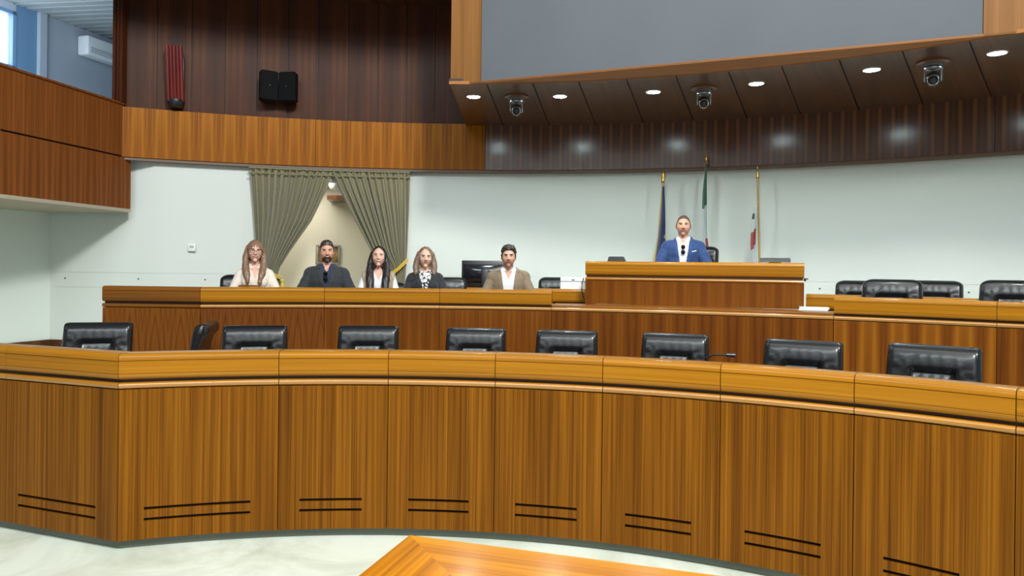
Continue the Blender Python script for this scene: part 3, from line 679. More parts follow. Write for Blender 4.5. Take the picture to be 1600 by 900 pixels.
# ------------------------------------------------------------------ curtains
def velvet(name, col):
    m, nt, b = new_mat(name); b.inputs['Base Color'].default_value = (*col, 1); b.inputs['Roughness'].default_value = .85
    b.inputs['Sheen Weight'].default_value = .25; b.inputs['Sheen Roughness'].default_value = .4; return m
M['curtain'] = velvet('olive_velvet', (.215, .195, .115)); M['rope'] = plain('gold_rope', (.72, .46, .05), .5, bump=.5, bscale=120)
def interp(tab, y):
    for (y0, x0), (y1, x1) in zip(tab, tab[1:]):
        if y <= y1: return x0+(x1-x0)*max(0, (y-y0))/(y1-y0)
    return tab[-1][1]
def curtain(label, outer, inner, amps, folds, seed, tie, hook):
    rnd = random.Random(seed); RC = 9.69
    a0, z_ = onR((outer[0][1]+inner[0][1])/2, 262, RC); base = pol(RC, a0, F2)
    o = empty('curtain', base, 0, label, 'curtain', 'olive curtains of the doorway')
    bm = bmesh.new(); nu, nv = 260, 90; ph = [rnd.uniform(-.35, .35) for _ in range(folds+2)]; am = [rnd.uniform(.6, 1.25) for _ in range(folds+2)]
    ztop = 2.885; rows = []
    for j in range(nv+1):
        t = j/nv; z = ztop+(F2+.03-ztop)*t
        row = []
        yy = 417+(1.65-z)*1150/9.45+1.5
        xo, xi = interp(outer, yy), interp(inner, yy); A = interp(amps, yy)
        for i in range(nu+1):
            u = i/nu; px = xo+(xi-xo)*u; q = u*folds; k = int(q)
            f = math.sin(2*math.pi*(q+ph[k]*math.sin(math.pi*(q-k))*.6)); f = math.copysign(abs(f)**.8, f)*am[k]
            f += .35*math.sin(2*math.pi*q*2.1+seed)
            if yy < 274: f = .75*math.sin(2*math.pi*q*2.2)+.4*math.sin(q*9.1+yy)
            R = RC-.02+A*f*.5; a = phx(px, R, yy); row.append(bm.verts.new(pol(R, a, z)-base))
        rows.append(row)
    for r0, r1 in zip(rows, rows[1:]):
        for i in range(nu): bm.faces.new((r0[i], r0[i+1], r1[i+1], r1[i]))
    bmesh.ops.recalc_face_normals(bm, faces=bm.faces)
    c = finish('drape', bm, M['curtain'], o, 180); md = c.modifiers.new('thickness', 'SOLIDIFY'); md.thickness = .004
    bm = bmesh.new(); nn = 80
    for zz in (2.865, 2.80):
        a_, b_ = phx(outer[0][1], RC, 262), phx(inner[0][1], RC, 262)
        tube(bm, [pol(RC-.045+.006*math.sin(i*1.3), a_+(b_-a_)*i/nn, zz+.003*math.sin(i*.9))-base for i in range(nn+1)], .008, 6)
    finish('gathered_heading', bm, M['curtain'], o, 60)
    bm = bmesh.new(); pts = []
    for k in range(15):
        s = k/14; px = tie[0][0]+(tie[1][0]-tie[0][0])*s; py = tie[0][1]+(tie[1][1]-tie[0][1])*s+3*math.sin(math.pi*s); R = RC-.07-.035*math.sin(math.pi*s)
        a, z = onR(px, py, R); pts.append(pol(R, a, z)-base)
    tube(bm, pts, .012, 10); tube(bm, [p+Vector((0, .01, -.026)) for p in pts], .011, 10); tb = finish('tieback', bm, M['rope'], o, 60)
    if hook:
        bm = bmesh.new(); a, z = onR(hook[0], hook[1], RC-.08); p = pol(RC-.08, a, z)-base
        lathe(bm, [(.008, .03), (.018, .02), (.02, .0), (.012, -.01), (.022, -.03), (.032, -.11), (.028, -.115)], 16, p); tube(bm, [pts[-1], (pts[-1]+p)/2+Vector((.0, -.01, .03)), p+Vector((0, 0, .06))], .009); finish('tassel', bm, M['rope'], tb, 50)
    return o
curtain('olive curtain left of the doorway, tied back with a gold rope and tassel',
        [(250, 389), (262, 390), (330, 396), (400, 401), (440, 403), (620, 398)], [(250, 523), (265, 522), (300, 511), (350, 487), (400, 452), (424, 437), (434, 434), (450, 440), (620, 455)],
        [(250, .03), (272, .05), (340, .085), (400, .07), (430, .04), (470, .06), (620, .08)], 12, 3, ((412, 414), (437, 432)), (441, 440))
curtain('olive curtain right of the doorway, tied back with a gold rope, behind the black-haired woman',
        [(250, 641), (265, 641), (330, 639), (400, 636), (445, 633), (620, 636)], [(250, 516), (268, 517), (300, 531), (350, 556), (396, 580), (416, 600), (426, 606), (450, 602), (620, 590)],
        [(250, .03), (272, .05), (340, .085), (400, .07), (430, .04), (470, .06), (620, .08)], 11, 8, ((604, 430), (637, 404)), None)
# ------------------------------------------------------------------ flags
def flag(label, top, bot, D, edges, colour, mats, folds, seed, finial):
    """edges: list of (py, px_left, px_right); colour(u, py)->slot"""
    pt, pb = atD(*top, D), atD(*bot, D); 
    foot = pb+(pb-pt)*((pb.z-F3)/(pt.z-pb.z)); foot.z = F3
    o = empty('flag', foot, 0, label, 'flag', 'flags behind the podium')
    bm = bmesh.new(); cyl(bm, (0, 0, .03), pt-foot, .014, .012, 12); finish('pole', bm, finial[1], o, 60)
    bm = bmesh.new(); lathe(bm, [(.12, 0), (.12, .02), (.05, .045), (.022, .09)], 24); finish('base', bm, M['brass'], o, 40)
    bm = bmesh.new(); lathe(bm, finial[0], 14, pt-foot, (pt-foot).to_track_quat('Z', 'Y').to_matrix()); finish('finial', bm, M['brass'], o, 60)
    bm = bmesh.new(); nu, nv = 72, 70; rows = []
    y0, y1 = edges[0][0], edges[-1][0]; L_ = [(e[0], e[1]) for e in edges]; Rr = [(e[0], e[2]) for e in edges]
    for j in range(nv+1):
        yy = y0+(y1-y0)*j/nv; row = []; xl, xr = interp(L_, yy), interp(Rr, yy)
        for i in range(nu+1):
            u = i/nu; q = u*folds; ff = q*2 % 2; zig = ff if ff < 1 else 2-ff
            un = (u*.55+zig*.45/max(1, folds)*folds*.5+.0) if folds > 1 else u
            px = xl+(xr-xl)*min(1, un/.78 if un/.78 < 1 else 1)
            py = yy+ (u*(xr-xl)*.5 if j > nv*.8 else 0)
            p = atD(px, py, D-.03-.10*(zig-.5)*(.4+.6*j/nv)-.01*math.sin(seed+j*.12+u*6)); row.append(bm.verts.new(p-foot))
        rows.append(row)
    for j in range(nv):
        for i in range(nu):
            f = bm.faces.new((rows[j][i], rows[j][i+1], rows[j+1][i+1], rows[j+1][i])); f.material_index = colour((i+.5)/nu, y0+(y1-y0)*(j+.5)/nv)
    bmesh.ops.recalc_face_normals(bm, faces=bm.faces)
    c = finish('cloth', bm, mats, o, 180); md = c.modifiers.new('thickness', 'SOLIDIFY'); md.thickness = .002
    return o
Fm = lambda n, c: plain(n, c, .7, sheen=.3)
blue, yel, grn, wht, red, blk = Fm('flag_blue', (.012, .03, .13)), Fm('flag_gold', (.6, .4, .05)), Fm('flag_green', (.01, .10, .05)), Fm('flag_white', (.62, .68, .68)), Fm('flag_red', (.38, .02, .03)), Fm('flag_black', (.02, .04, .07))
spear = [(.013, -.03), (.024, -.02), (.012, .0), (.022, .03), (.012, .055), (.004, .12)]
orb = [(.014, -.04), (.026, -.02), (.012, .0), (.03, .05), (.022, .09), (.004, .13)]
gpole = plain('dark_pole', (.10, .07, .03), .35); wpole = plain('pale_wood_pole', (.45, .27, .08), .4)
flag('dark blue flag with gold fringe furled on a pole, left of the blue-suited man', (1036, 282), (1026, 408), 9.12,
     [(291, 1034.5, 1038.5), (320, 1033, 1040), (350, 1030, 1041), (380, 1025.5, 1041.5), (412, 1020, 1041)], lambda u, y: 1 if u < .05 or (abs(u-.8) < .04 and abs(y-370) < 2.2) else 0, [blue, yel], 3, 1, (orb, wpole))
flag('green white and red flag furled on the tallest pole behind the podium', (1103.5, 252), (1101, 408), 8.95,
     [(258, 1102.3, 1104.5), (300, 1098, 1105), (325, 1097, 1105.5), (375, 1098, 1107), (412, 1099, 1112)], lambda u, y: 0 if y < 322-(u-.5)*10 else (2 if y > 372 and u > .45 else 1), [grn, wht, red], 3, 2, (spear, gpole))
flag('white and red flag furled on a pale wooden pole, rightmost of the three', (1184, 276), (1186.5, 408), 8.75,
     [(322, 1178, 1183), (345, 1174.5, 1184), (380, 1172.5, 1184), (412, 1174, 1185)], lambda u, y: 3 if (333 < y < 342 and u < .16) else (2 if (364-(u*14) < y < 392-(u*20) and u < .7) else 1), [grn, wht, red, blk], 3, 3, (spear, wpole))
# ------------------------------------------------------------------ lights and cameras of the soffit
spots = [(740, 151.5), (875, 151), (1021, 144), (1182, 131), (1362, 109.5), (1558, 83.5)]
el = plain('led_lens', (.9, .95, .95), .3, emit=(.82, 1, 1), es=90); ring = plain('light_ring', (.55, .55, .55), .35)
slab_ = ['leftmost round downlight in the soffit, left of the first camera', 'round downlight just right of the leftmost dome camera', 'round downlight just left of the middle dome camera',
 'round downlight just right of the middle dome camera', 'round downlight just left of the rightmost dome camera', 'rightmost round downlight in the soffit, at the photo edge']
for (px, py), lb in zip(spots, slab_):
    p = at(px, py, ZS-.006); o = empty('downlight', (p.x, p.y, ZS), 0, lb, 'downlight', 'round downlights in the soffit')
    bm = bmesh.new(); n = 32; r0, r1 = .066, .080
    a = [[bm.verts.new((r*math.cos(2*math.pi*i/n), r*math.sin(2*math.pi*i/n), z)) for i in range(n)] for r, z in ((r0, -.003), (r0+.004, -.009), (r1, -.004), (r1, 0))]
    for x, y in zip(a, a[1:]):
        for i in range(n): bm.faces.new((x[i], x[(i+1) % n], y[(i+1) % n], y[i]))
    finish('rim', bm, ring, o, 60)
    bm = bmesh.new(); cyl(bm, (0, 0, -.006), (0, 0, -.002), .066, .066, 32); finish('lens', bm, el, o)
    sl_ = bpy.data.lights.new('downlight_beam', 'SPOT'); sl_.energy = 40; sl_.spot_size = R_(146); sl_.spot_blend = .12; sl_.shadow_soft_size = .07; sl_.color = (.9, 1, .92); so_ = bpy.data.objects.new('downlight_beam', sl_); COL.objects.link(so_); so_.parent = o; so_.location = (0, 0, -.02)
camp = [(807, 152, 'leftmost dome camera hanging from the soffit on a round plate'), (1100, 139, 'middle dome camera hanging from the soffit above the podium'), (1458, 98.5, 'rightmost dome camera hanging from the soffit')]
cam0 = None
for px, py, lb in camp:
    p = at(px, py, ZS-.01)
    if cam0 is None:
        o = cam0 = empty('ceiling_camera', (0, 0, 0)); o['category'] = 'camera'; o['group'] = 'motorised cameras under the soffit'
        bm = bmesh.new(); lathe(bm, [(.135, 0), (.135, -.015), (.125, -.02)][::-1], 36); finish('mounting_plate', bm, plain('brown_plate', (.12, .05, .025), .35), o, 40)
        bm = bmesh.new(); lathe(bm, [(.06, -.075), (.078, -.07), (.082, -.04), (.075, -.02)], 32); finish('base', bm, plain('camera_silver', (.30, .31, .33), .25, .6), o, 50)
        bm = bmesh.new(); cyl(bm, (0, 0, -.055), (0, 0, -.045), .0835, .0835, 32); finish('dark_band', bm, M['black'], o, 40)
        for s in (-1, 1):
            bm = bmesh.new()
            pr = [(.034, -.06), (-.034, -.06), (-.032, -.13), (-.022, -.165), (0, -.178), (.022, -.165), (.032, -.13)]
            f1 = [bm.verts.new((s*.058, y, z)) for y, z in pr]; f2 = [bm.verts.new((s*.071, y*.85, z*.985)) for y, z in pr]
            bm.faces.new(f1); bm.faces.new(f2[::-1])
            for i in range(len(pr)): bm.faces.new((f1[i], f1[(i+1) % 7], f2[(i+1) % 7], f2[i]))
            bmesh.ops.recalc_face_normals(bm, faces=bm.faces); finish('arm', bm, plain('camera_arm', (.30, .32, .34), .25, .6) if s < 0 else bpy.data.materials['camera_arm'], o)
        bm = bmesh.new(); sphere(bm, (0, 0, -.150), (.0575, .064, .068), 28, 18); hd = finish('head', bm, M['black'], o, 180)
        bm = bmesh.new(); q = Matrix.Rotation(R_(104), 3, 'X'); lathe(bm, [(.047, .04), (.047, .066), (.041, .071), (.040, .06)], 32, (0, 0, -.158), q); finish('lens_ring', bm, M['chrome'], hd, 50)
        bm = bmesh.new(); lathe(bm, [(.040, .055), (.038, .066), (.02, .073), (.004, .075)], 32, (0, 0, -.158), q); finish('lens', bm, M['black'], hd, 180)
    else: o = copy_tree(cam0)
    o.location = (p.x, p.y, ZS); o.rotation_euler = (0, 0, math.atan2(p.x, p.y)*-1); o['label'] = lb
# ------------------------------------------------------------------ loudspeakers on the upper wall
def wallspeaker(px, py, yaw, label):
    R = RW-.17; a, z = onR(px, py, R); p = pol(R, a, z)
    o = empty('loudspeaker', p, R_(-a+yaw), label, 'loudspeaker', 'black box loudspeakers on the upper wall')
    bm = bmesh.new(); pts = [(-.07, .11), (-.11, .02), (-.112, -.07), (.112, -.07), (.11, .02), (.07, .11)]
    prism(bm, pts, -.19, .19); r = bmesh.ops.bevel(bm, geom=[e for e in bm.edges], offset=.02, segments=3, affect='EDGES'); finish('cabinet', bm, M['matblack'], o, 50)
    bm = bmesh.new(); box(bm, (0, -.073, 0), (.205, .012, .355), bev=.005); finish('grille', bm, M['matblack'], o)
    bm = bmesh.new(); sphere(bm, (0, -.081, 0), (.006, .003, .006), 10, 6); finish('badge', bm, M['chrome'], o)
    bm = bmesh.new(); box(bm, (0, .125, 0), (.06, .08, .10)); finish('bracket', bm, M['black'], o)
wallspeaker(419, 135, 20, 'black box loudspeaker, left one of the pair on the dark upper wall')
wallspeaker(451.5, 137, -22, 'black box loudspeaker, right one of the pair on the dark upper wall')
def column_speaker():
    R = RW-.12; a0, z0 = onR(273, 166, R); a1, z1 = onR(271, 73, R); p0 = pol(R, a0, z0)
    o = empty('column_loudspeaker', p0, R_(-a0), 'tall narrow reddish fluted column loudspeaker on the upper left wall', 'loudspeaker')
    m = wood('red_wood', (.05, .006, .006), (.13, .018, .016), (.24, .045, .035), .35, .3, 'v', 60, 14)
    H = z1-z0; bm = bmesh.new(); uv = bm.loops.layers.uv.verify(); n = 90; sh = -.016; prev = []
    outl = []
    for i in range(n+1):
        x = -.095+.19*i/n; outl.append((x, -.05-.016*abs(math.sin((x+.095)/.19*math.pi*5))))
    outl += [(.095, .06), (-.095, .06)]
    bot = [bm.verts.new((x+.012, y, .05)) for x, y in outl]; topv = [bm.verts.new((x+sh, y-.02, H)) for x, y in outl]; N_ = len(outl)
    for i in range(N_): 
        f = bm.faces.new((bot[i], bot[(i+1) % N_], topv[(i+1) % N_], topv[i]))
        for l in f.loops: l[uv].uv = (l.vert.co.x, l.vert.co.z)
    bm.faces.new(topv); bm.faces.new(bot[::-1]); bmesh.ops.recalc_face_normals(bm, faces=bm.faces); finish('fluted_front', bm, m, o, 50)
    bm = bmesh.new(); lathe(bm, [(.06, -.02), (.09, .0), (.10, .045), (.10, .075)], 24, (.014, 0, 0)); finish('base_cap', bm, M['black'], o, 50)
    bm = bmesh.new(); box(bm, (.03, .045, H*.45), (.15, .05, H*.82), bev=.015); finish('rear_case', bm, M['black'], o, 40)
    bm = bmesh.new(); box(bm, (.0, .10, H*.5), (.06, .09, .10)); finish('bracket', bm, M['black'], o)
    bm = bmesh.new(); sphere(bm, (-.02, -.03, H+.01), (.012, .012, .014), 10, 8); finish('top_stud', bm, M['chrome'], o, 60)
column_speaker()
# ------------------------------------------------------------------ small things
def monitor():
    R = R3+.22; a, z = onR(758, 449, R); z = Z3-.178; p = pol(R, a, z)
    o = empty('monitor', p, R_(-a), 'black computer monitor seen from behind, left of the curly-haired man', 'monitor'); H = 1.72-z
    W = .56; h = .33; zc = H-h/2
    bm = bmesh.new(); box(bm, (0, 0, zc), (W, .03, h), bev=.008); finish('case', bm, M['black'], o, 40)
    bm = bmesh.new(); n = 24; r0 = []; r1 = []
    rows = []
    for j in range(9):
        t = j/8; rows.append([bm.verts.new(((-.5+i/n)*W*.92, -.015-.045*math.sin(math.pi*t)**.6*math.sin(math.pi*i/n)**.5, zc-h*.30+t*h*.66)) for i in range(n+1)])
    for x, y in zip(rows, rows[1:]):
        for i in range(n): bm.faces.new((x[i], x[i+1], y[i+1], y[i]))
    finish('rear_bulge', bm, plain('gloss_black', (.01, .01, .014), .12), o, 180)
    bm = bmesh.new(); box(bm, (-.0, -.05, H*.42), (.09, .03, H*.75), bev=.01); finish('stand', bm, M['black'], o, 40)
    bm = bmesh.new(); lathe(bm, [(.13, 0), (.13, .01), (.05, .02)], 28, (0, -.05, .001)); finish('stand_base', bm, M['black'], o, 40)
    bm = bmesh.new(); box(bm, (0, .017, zc), (W-.03, .004, h-.03)); finish('screen', bm, M['black'], o)
monitor()
def whitebox():
    R = R3+.20; a, z = onR(899, 441, R); p = pol(R, a, Z3-.178)
    o = empty('white_box', p, R_(-a-2), 'white boxy device on the rear desk just left of the podium', 'printer')
    H = onR(897, 433, R)[1]-p.z; bm = bmesh.new(); box(bm, (0.02, 0, H/2), (.36, .26, H), bev=.012, seg=3); finish('case', bm, M['white'], o, 40)
    bm = bmesh.new(); box(bm, (-.01, -.131, H-.03), (.035, .004, .01)); finish('handle_slot', bm, M['black'], o)
    bm = bmesh.new(); box(bm, (.02, -.005, H-.045), (.361, .262, .003)); finish('lid_gap', bm, M['metal'], o)
    pts = [atD(912, 434, 7.88), atD(909.5, 442, 7.87), atD(909, 452, 7.86), atD(911, 463, 7.87), atD(913, 468, 7.9)]
    bm = bmesh.new(); tube(bm, [q-pts[0] for q in pts], .006, 8); o2 = finish('cable', bm, M['black'], None, 60, pts[0]); tag(o2, 'thin black cable hanging down the left end of the podium', 'cable')
whitebox()
pp = lambda s, r: PL+pd*s+pn*r
def podium_items():
    c = pp(.30, .22); rz = math.atan2(pd.y, pd.x)
    o = empty('conference_unit', (c.x, c.y, ZP), rz, 'small black angled device on the left half of the podium top', 'device')
    bm = bmesh.new(); f = [(-.085, .0), (.085, .0)]
    vs = [(-.095, -.05, 0), (.095, -.05, 0), (.095, .06, 0), (-.095, .06, 0), (-.085, -.03, .055), (.085, -.03, .055), (.09, .06, .012), (-.09, .06, .012)]
    v = [bm.verts.new(q) for q in vs]
    for q in ((3, 2, 1, 0), (4, 5, 6, 7), (0, 1, 5, 4), (1, 2, 6, 5), (2, 3, 7, 6), (3, 0, 4, 7)): bm.faces.new([v[i] for i in q])
    bmesh.ops.bevel(bm, geom=bm.edges[:], offset=.005, segments=2, affect='EDGES'); finish('case', bm, M['black'], o, 40)
    bm = bmesh.new(); box(bm, (0, .018, .0385), (.15, .07, .003), Matrix.Rotation(R_(-26), 3, 'X')); finish('panel', bm, M['metal'], o)
    c = pp(1.93, .22); o = empty('tablet', (c.x, c.y, ZP), rz, 'thin flat tablet leaning back on a stand at the right end of the podium', 'tablet')
    bm = bmesh.new(); q = Matrix.Rotation(R_(24), 3, 'X'); box(bm, (0, 0.0, .030), (.30, .10, .010), q, bev=.003); finish('case', bm, plain('tablet_grey', (.16, .17, .18), .3, .5), o, 40)
    bm = bmesh.new(); box(bm, (0, .035, .012), (.12, .05, .024), bev=.004); finish('stand', bm, M['black'], o, 40)
    c = PR+pd*.012+pn*.10; o = empty('cable_clip', (c.x, c.y, ZP-.165), rz, 'small black clip on the right end of the podium', 'clip')
    bm = bmesh.new(); box(bm, (.0, 0, .0), (.02, .06, .03), bev=.004); tube(bm, [(0, 0, 0), (.015, -.02, .01), (.03, -.02, .005)], .006); finish('clip_body', bm, M['black'], o, 40)
podium_items()
p = at(1274, 485, Z2-.148); bm = bmesh.new()
for k in range(4): box(bm, (0.004*k, .003*k, .004+.007*k), (.26, .2, .006), Matrix.Rotation(R_(-24+2*k), 3, 'Z'))
o = finish('paper_stack', bm, M['white'], None, 0, (p.x, p.y+.05, Z2-.149)); tag(o, 'white stack of papers on the low counter just right of the podium', 'papers')
p = at(1140, 570, Z1); o = empty('microphone', (p.x-.02, p.y+.25, Z1-.178), 0, 'black gooseneck microphone, its tip showing above the front desk top', 'microphone')
bm = bmesh.new(); lathe(bm, [(.05, 0), (.05, .02), (.02, .03)], 20); finish('base', bm, M['black'], o, 40)
bm = bmesh.new(); tube(bm, [(0, 0, .02), (-.02, 0, .12), (-.06, -.02, .185), (-.02, -.06, .212), (.05, -.08, .214)], .006); finish('gooseneck', bm, M['black'], o, 60)
bm = bmesh.new(); cyl(bm, (.05, -.08, .214), (.10, -.085, .212), .012, .015, 12); finish('capsule', bm, M['black'], o, 50)
a, z = onR(300, 387, RW+.03); p = pol(RW+.05, aW0+.6, z); p = atD(300, 387, 9.21)
o = empty('thermostat', (p.x, p.y, p.z), R_(10), 'small square white wall thermostat left of the curtains', 'thermostat')
bm = bmesh.new(); box(bm, (0, 0, 0), (.09, .04, .09), bev=.008); finish('case', bm, M['white'], o, 40)
bm = bmesh.new(); box(bm, (.0, -.021, .012), (.05, .004, .03)); finish('display', bm, plain('grey_lcd', (.4, .46, .46), .4), o)
for i, (px, py, lb) in enumerate(((102, 434.5, 'small dark wall plug near the left corner of the white wall'), (216.5, 435.7, 'small dark wall plug above the left end of the second desk row'), (320.5, 436.8, 'small dark wall plug left of the woman with glasses'),
    (1281, 450.7, 'small dark wall plug just right of the podium'), (1514, 456.5, 'small dark wall plug near the right photo edge'))):
    a, z = onR(px, py, RW+.05); p = pol(RW+.045, a, z)
    if i < 2:
        k = (px-800+(py-417)*.012)/1150; s0 = pol(RW+.05, aW0); dd = (s0-wc); t = (k*wc.y-wc.x)/(dd.x-k*dd.y)
        if t < 1: q = wc+dd*t; p = Vector((q.x, q.y-.004, 1.65-(-(px-800)*.012+(py-417))*q.y/1150))
    bm = bmesh.new(); cyl(bm, (0, -.006, 0), (0, .004, 0), .008, .008, 12); o = finish('wall_plug', bm, M['black'], None, 40, p); o.rotation_euler = (0, 0, R_(-a)); tag(o, lb, 'wall plug', 'dark wall plugs')
p = atD(389, 445.5, 7.72); bm = bmesh.new(); box(bm, (0, 0, 0), (.22, .05, .04), bev=.015, seg=3); uvbox(bm)
o = finish('wooden_tray', bm, M['lip_dark'], None, 40, (p.x, p.y-.0, Z2-.178+.17)); tag(o, 'low dark wooden stand on the desk in front of the woman with glasses', 'stand')
# ------------------------------------------------------------------ people
from mathutils.bvhtree import BVHTree
def capsule(bm, a, b, ra, rb, seg=14, sx=1.0):
    a, b = Vector(a), Vector(b); d = b-a; L = d.length; q = Vector((0, 0, 1)).rotation_difference(d.normalized()).to_matrix(); n = 5; prof = []
    for i in range(1, n+1): t = math.pi/2*(i/n); prof.append((ra*math.sin(t), -ra*math.cos(t)))
    for i in range(0, n): t = math.pi/2*(i/n); prof.append((rb*math.cos(t), L+rb*math.sin(t)))
    vs = []
    for r, z in prof: vs.append([bm.verts.new(a+q@Vector((r*sx*math.cos(2*math.pi*i/seg), r*math.sin(2*math.pi*i/seg), z))) for i in range(seg)])
    for x, y in zip(vs, vs[1:]):
        for i in range(seg): bm.faces.new((x[i], x[(i+1) % seg], y[(i+1) % seg], y[i]))
    bm.faces.new(vs[0][::-1]); bm.faces.new(vs[-1])
def loft(bm, rings, seg=32, pw=2.3):
    vs = []
    for z, cx, cy, rx, ry in rings:
        r = []
        for i in range(seg):
            a = 2*math.pi*i/seg; c, s = math.cos(a), math.sin(a)
            r.append(bm.verts.new((cx+rx*math.copysign(abs(c)**(2/pw), c), cy+ry*math.copysign(abs(s)**(2/pw), s), z)))
        vs.append(r)
    for x, y in zip(vs, vs[1:]):
        for i in range(seg): bm.faces.new((x[i], x[(i+1) % seg], y[(i+1) % seg], y[i]))
    bm.faces.new(vs[0][::-1]); bm.faces.new(vs[-1])
def head_bm(bm, T, P):
    jaw = P.get('jaw', .26); vs = bmesh.ops.create_uvsphere(bm, u_segments=48, v_segments=36, radius=1)['verts']
    for v in vs:
        d = v.co.copy(); x, y, z = d.x*.075*P.get('hw', 1), d.y*.094, d.z*.117
        if z < 0:
            t = -z/.117; x *= 1-jaw*t**1.8; y *= (1-.06*t*t) if y < 0 else (1-.42*t**1.2)
            if y < 0: z *= 1.0
        if y < 0:
            s = math.exp(-((abs(x)-.031)**2/.00022+(z-.012)**2/.00016)); y += .011*s
            y -= .004*math.exp(-((abs(x)-.040)**2/.0005+(z+.028)**2/.0005))
        v.co = T @ Vector((x, y, z))
    def el(c, s):
        for v in sphere(bm, (0, 0, 0), s, 16, 10): v.co = T @ (v.co+Vector(c))
    def cp(a, b, ra, rb): capsule(bm, T @ Vector(a), T @ Vector(b), ra, rb, 12)
    cp((0, -.084, .020), (0, -.105, -.020), .0075, .0115); el((.010, -.096, -.025), (.0085, .010, .007)); el((-.010, -.096, -.025), (.0085, .010, .007))
    el((0, -.080, .036), (.048, .011, .009)); el((0, -.076, -.094), (.024*P.get('chin', 1), .018, .017))
    el((0, -.081, -.053), (.024, .009, .0060)); el((0, -.081, -.045), (.024, .009, .0045))
    for s in (-1, 1): el((s*.077*P.get('hw', 1), .010, -.002), (.009, .017, .031)); el((s*.042, -.060, -.020), (.020, .016, .018))
def hand(bm, w, d, side, curl=.5):
    """w wrist, d direction of the fingers (unit, horizontal); palm down"""
    up = Vector((0, 0, 1)); sd = d.cross(up).normalized()
    for k in range(4):
        off = (k-1.5)*.019; capsule(bm, w+sd*off*.6, w+d*.085+sd*off, .015, .011, 10)
        L = (.064, .075, .070, .055)[k if side > 0 else 3-k]; b = w+d*.085+sd*off; m = b+d*L*.5+up*.002; e = m+d*L*.42-up*L*.38*curl
        capsule(bm, b, m, .0092, .0085, 10); capsule(bm, m, e, .0085, .0072, 10)
    t0 = w+d*.025-sd*side*.022; t1 = t0+d*.035-sd*side*.022; capsule(bm, t0, t1, .013, .010, 10); capsule(bm, t1, t1+d*.034-sd*side*.004, .010, .008, 10)
def to_arrays(bm, name, voxel, smooth_it, mat):
    me = bpy.data.meshes.new(name); bm.to_mesh(me); bm.free(); o = bpy.data.objects.new(name, me); COL.objects.link(o)
    m = o.modifiers.new('r', 'REMESH'); m.mode = 'VOXEL'; m.voxel_size = voxel
    if smooth_it: m = o.modifiers.new('s', 'SMOOTH'); m.factor = .5; m.iterations = smooth_it
    dg = bpy.context.evaluated_depsgraph_get(); me2 = bpy.data.meshes.new_from_object(o.evaluated_get(dg)); bpy.data.objects.remove(o)
    me2.materials.clear()
    for x in (mat if isinstance(mat, list) else [mat]): me2.materials.append(x)
    n = len(me2.vertices); co = np.empty(n*3, np.float32); me2.vertices.foreach_get('co', co)
    no = np.empty(n*3, np.float32); me2.vertices.foreach_get('normal', no)
    return me2, co.reshape(-1, 3), no.reshape(-1, 3)
def face_arrays(me, co):
    nl = len(me.loops); lv = np.empty(nl, np.int32); me.loops.foreach_get('vertex_index', lv)
    nf = len(me.polygons); ls = np.empty(nf, np.int32); lt = np.empty(nf, np.int32); me.polygons.foreach_get('loop_start', ls); me.polygons.foreach_get('loop_total', lt)
    fc = np.add.reduceat(co[lv], ls, axis=0)/lt[:, None]; return lv, ls, lt, fc
def npnoise(p, f, seed=0):
    x, y, z = p[:, 0]*f+seed, p[:, 1]*f+seed*1.7, p[:, 2]*f+seed*.3
    return (np.sin(x+1.7*np.sin(y*1.3+z*.6))+np.sin(y*1.1+1.9*np.sin(z*1.2+x*.5))+np.sin(z*.9+1.5*np.sin(x*1.1+y*.8)))/3
def shell(name, me, co, no, lv, ls, lt, mask, offs, mat, parent, solid=0, smooth_edge=True):
    """a garment or cap: the masked faces of the body pushed out along the normals"""
    fi = np.nonzero(mask)[0]
    if len(fi) == 0: return None
    used_ = np.zeros(len(co), bool); faces = []
    for i in fi:
        f = lv[ls[i]:ls[i]+lt[i]]; faces.append(f); used_[f] = True
    idx = -np.ones(len(co), np.int64); idx[used_] = np.arange(used_.sum()); v = (co+no*offs[:, None])[used_]
    m = bpy.data.meshes.new(name); m.from_pydata([tuple(map(float, p)) for p in v], [], [[int(idx[j]) for j in f] for f in faces]); m.materials.append(mat)
    for p in m.polygons: p.use_smooth = True
    if smooth_edge:     # relax the stair-stepped rim
        bm = bmesh.new(); bm.from_mesh(m); bv = [q for q in bm.verts if q.is_boundary]
        for _ in range(6):
            new = {}
            for q in bv:
                nb = [e.other_vert(q).co for e in q.link_edges if e.is_boundary]
                if len(nb) >= 2: new[q] = q.co*.4+(nb[0]+nb[1])*.3
            for q, c in new.items(): q.co = c
        bm.to_mesh(m); bm.free()
    o = bpy.data.objects.new(name, m); COL.objects.link(o); o.parent = parent
    if solid: md = o.modifiers.new('settle', 'SMOOTH'); md.factor = .5; md.iterations = 7 if solid > .0025 else 1
    if solid: md = o.modifiers.new('thickness', 'SOLIDIFY'); md.thickness = solid; md.offset = -1
    return o
def skin_mat(name, col):
    m, nt, b = new_mat(name); b.inputs['Base Color'].default_value = (*col, 1); b.inputs['Roughness'].default_value = .5
    b.inputs['Subsurface Weight'].default_value = .12; b.inputs['Subsurface Radius'].default_value = (.02, .008, .004); b.inputs['Subsurface Scale'].default_value = .3
    return m
